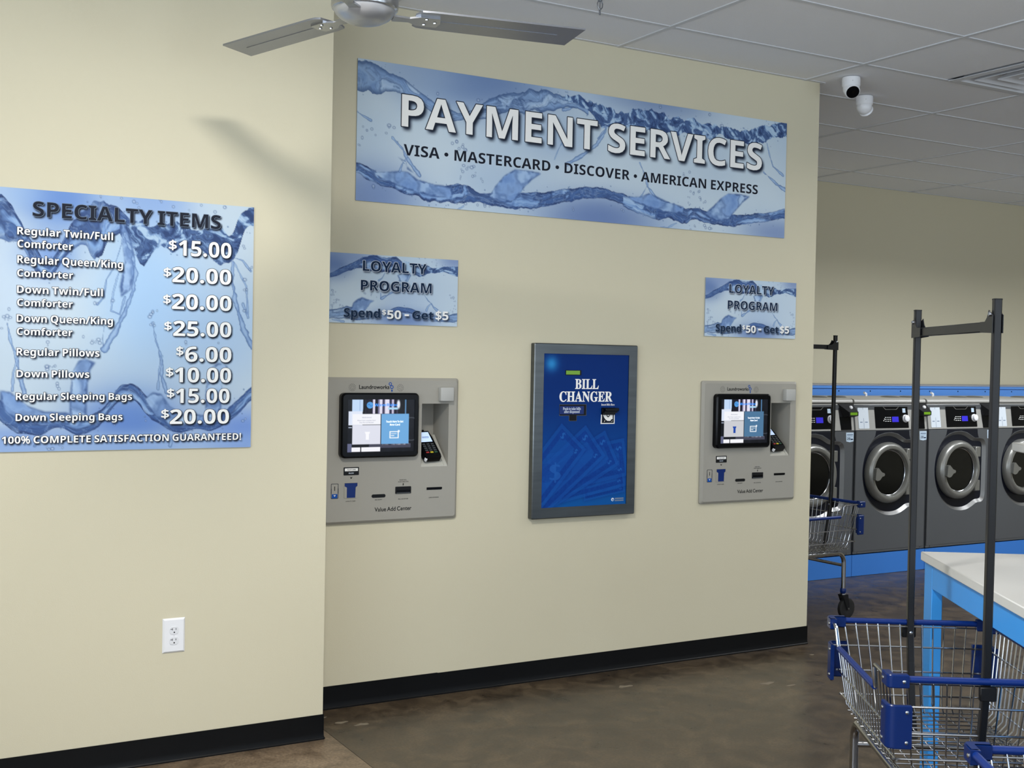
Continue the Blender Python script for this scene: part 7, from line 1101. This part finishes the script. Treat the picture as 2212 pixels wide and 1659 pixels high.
    # charcoal rack: bent square posts, top bar with gussets
    for s in (-1, 1):
        p = M().tube([(s * (hx - .085), -.004, .345), (s * (hx - .052), -.004, ZF), (s * (hx - .014), -.004, ZR - .05), (s * (hx - .008), -.004, ZR + .05), (s * (hx - .004), -.004, 1.71)], .0104, sq=True).ob('rack_post', pole_char, t, ang=30)
        M().box(s * (hx - .004) - .0106, s * (hx - .004) + .0106, -.0146, .0066, 1.709, 1.713, .001).ob('post_cap', black_matte, p)
        M().box(min(s * (hx - .002), s * (hx + .014)), max(s * (hx - .002), s * (hx + .014)), -.026, .018, ZR - .05, ZR - .012, .003).ob('rail_clamp', black_matte, p)
        for zz, yy in ((ZR - .03, -.004),):
            M().lathe([(.006, 0), (.0055, .004), (0, .006)], 10, Matrix.Translation((s * (hx - .020), yy, zz)) @ Matrix.Rotation(-s * PI / 2, 4, 'Y')).ob('bolt', chrome, p)
    zb = 1.640
    bar = M().box(-hx + .02, hx - .02, -.0145, .0065, zb - .0135, zb + .0135, .002).ob('top_bar', pole_char, t)
    for s in (-1, 1):
        for yy in (-.0185, .0085):
            g = M(); pr = [(s * (hx - .085), zb - .015), (s * (hx + .008), zb - .018), (s * (hx + .008), zb + .030), (s * (hx - .022), zb + .044), (s * (hx - .034), zb + .024), (s * (hx - .050), zb + .0135), (s * (hx - .085), zb + .0135)]
            g.add(*fill2d([pr], 0, .002), onwall(yy)); gu = g.ob('bar_gusset', pole_char, t, smooth=False)
        M().lathe([(.0065, 0), (.006, .004), (0, .0065)], 10, Matrix.Translation((s * (hx - .010), -.0195, zb + .032)) @ Matrix.Rotation(PI / 2, 4, 'X')).ob('bolt', chrome, bar)
    # chrome tube under-frame, struts, casters
    fx, fy, zf = hx - .092, hy - .062, ZF - .022
    for s in (-1, 1):
        pts = [(-fx, s * fy, .185)]
        for q in range(7): a = PI / 2 * q / 6; pts.append((-fx + .06 * (1 - math.cos(a)), s * fy, zf - .06 + .06 * math.sin(a)))
        for q in range(7): a = PI / 2 * q / 6; pts.append((fx - .06 + .06 * math.sin(a), s * fy, zf - .06 + .06 * math.cos(a)))
        pts.append((fx, s * fy, .185)); M().tube(pts, .0135, 14).ob('frame_tube', chrome_dk, t)
    for s in (-1, 1): M().tube([(s * fx, -fy, .325), (s * fx, fy, .325)], .0095, 10).ob('cross_strut', chrome_dk, t)
    for sx in (-1, 1):
        for sy in (-1, 1):
            c = thing('caster', (sx * fx, sy * fy, 0), None, None); c.parent = t
            M().lathe([(.016, .160), (.018, .165), (.018, .182), (.0145, .188)], 16).ob('collar', cart_blue, c); M().lathe([(.020, .150), (.020, .156), (.014, .160)], 16).ob('swivel', chrome, c)
            f_ = M()
            for q in (-1, 1): f_.add(*fill2d([[(-.022, .150), (.024, .150), (.038, .075), (.032, .055), (.022, .055)]], 0, .0025), Matrix.Translation((0, q * .019, 0)) @ onwall(0))
            f_.box(-.022, .024, -.02, .02, .146, .150); f_.ob('fork', black_matte, c, smooth=False)
            wm = Matrix.Translation((.030, 0, .064)) @ Matrix.Rotation(PI / 2, 4, 'X')
            M().lathe([(.030, -.010), (.054, -.013), (.062, -.011), (.064, -.004), (.064, .004), (.062, .011), (.054, .013), (.030, .010)], 28, wm).ob('wheel', rubber, c); M().lathe([(.006, -.022), (.006, .022)], 10, wm).ob('axle', steel, c)
    return t
c0 = cart()
carts = [((2.857, 2.387), -122.42, 'nearest whole laundry cart, its blue bumpers and two charcoal posts beside the blue table'), ((5.027, 5.378), 2.7, 'laundry cart farther back by the washers, half hidden behind the wall end'), ((2.176, 1.292), 57.0, 'laundry cart of which one blue corner enters the lower right edge')]
for i, ((x, y), a, lab) in enumerate(carts):
    c = c0 if i == 0 else copy_tree(c0)
    c.location = (x, y, 0); c.rotation_euler = (0, 0, math.radians(a)); c['label'] = lab
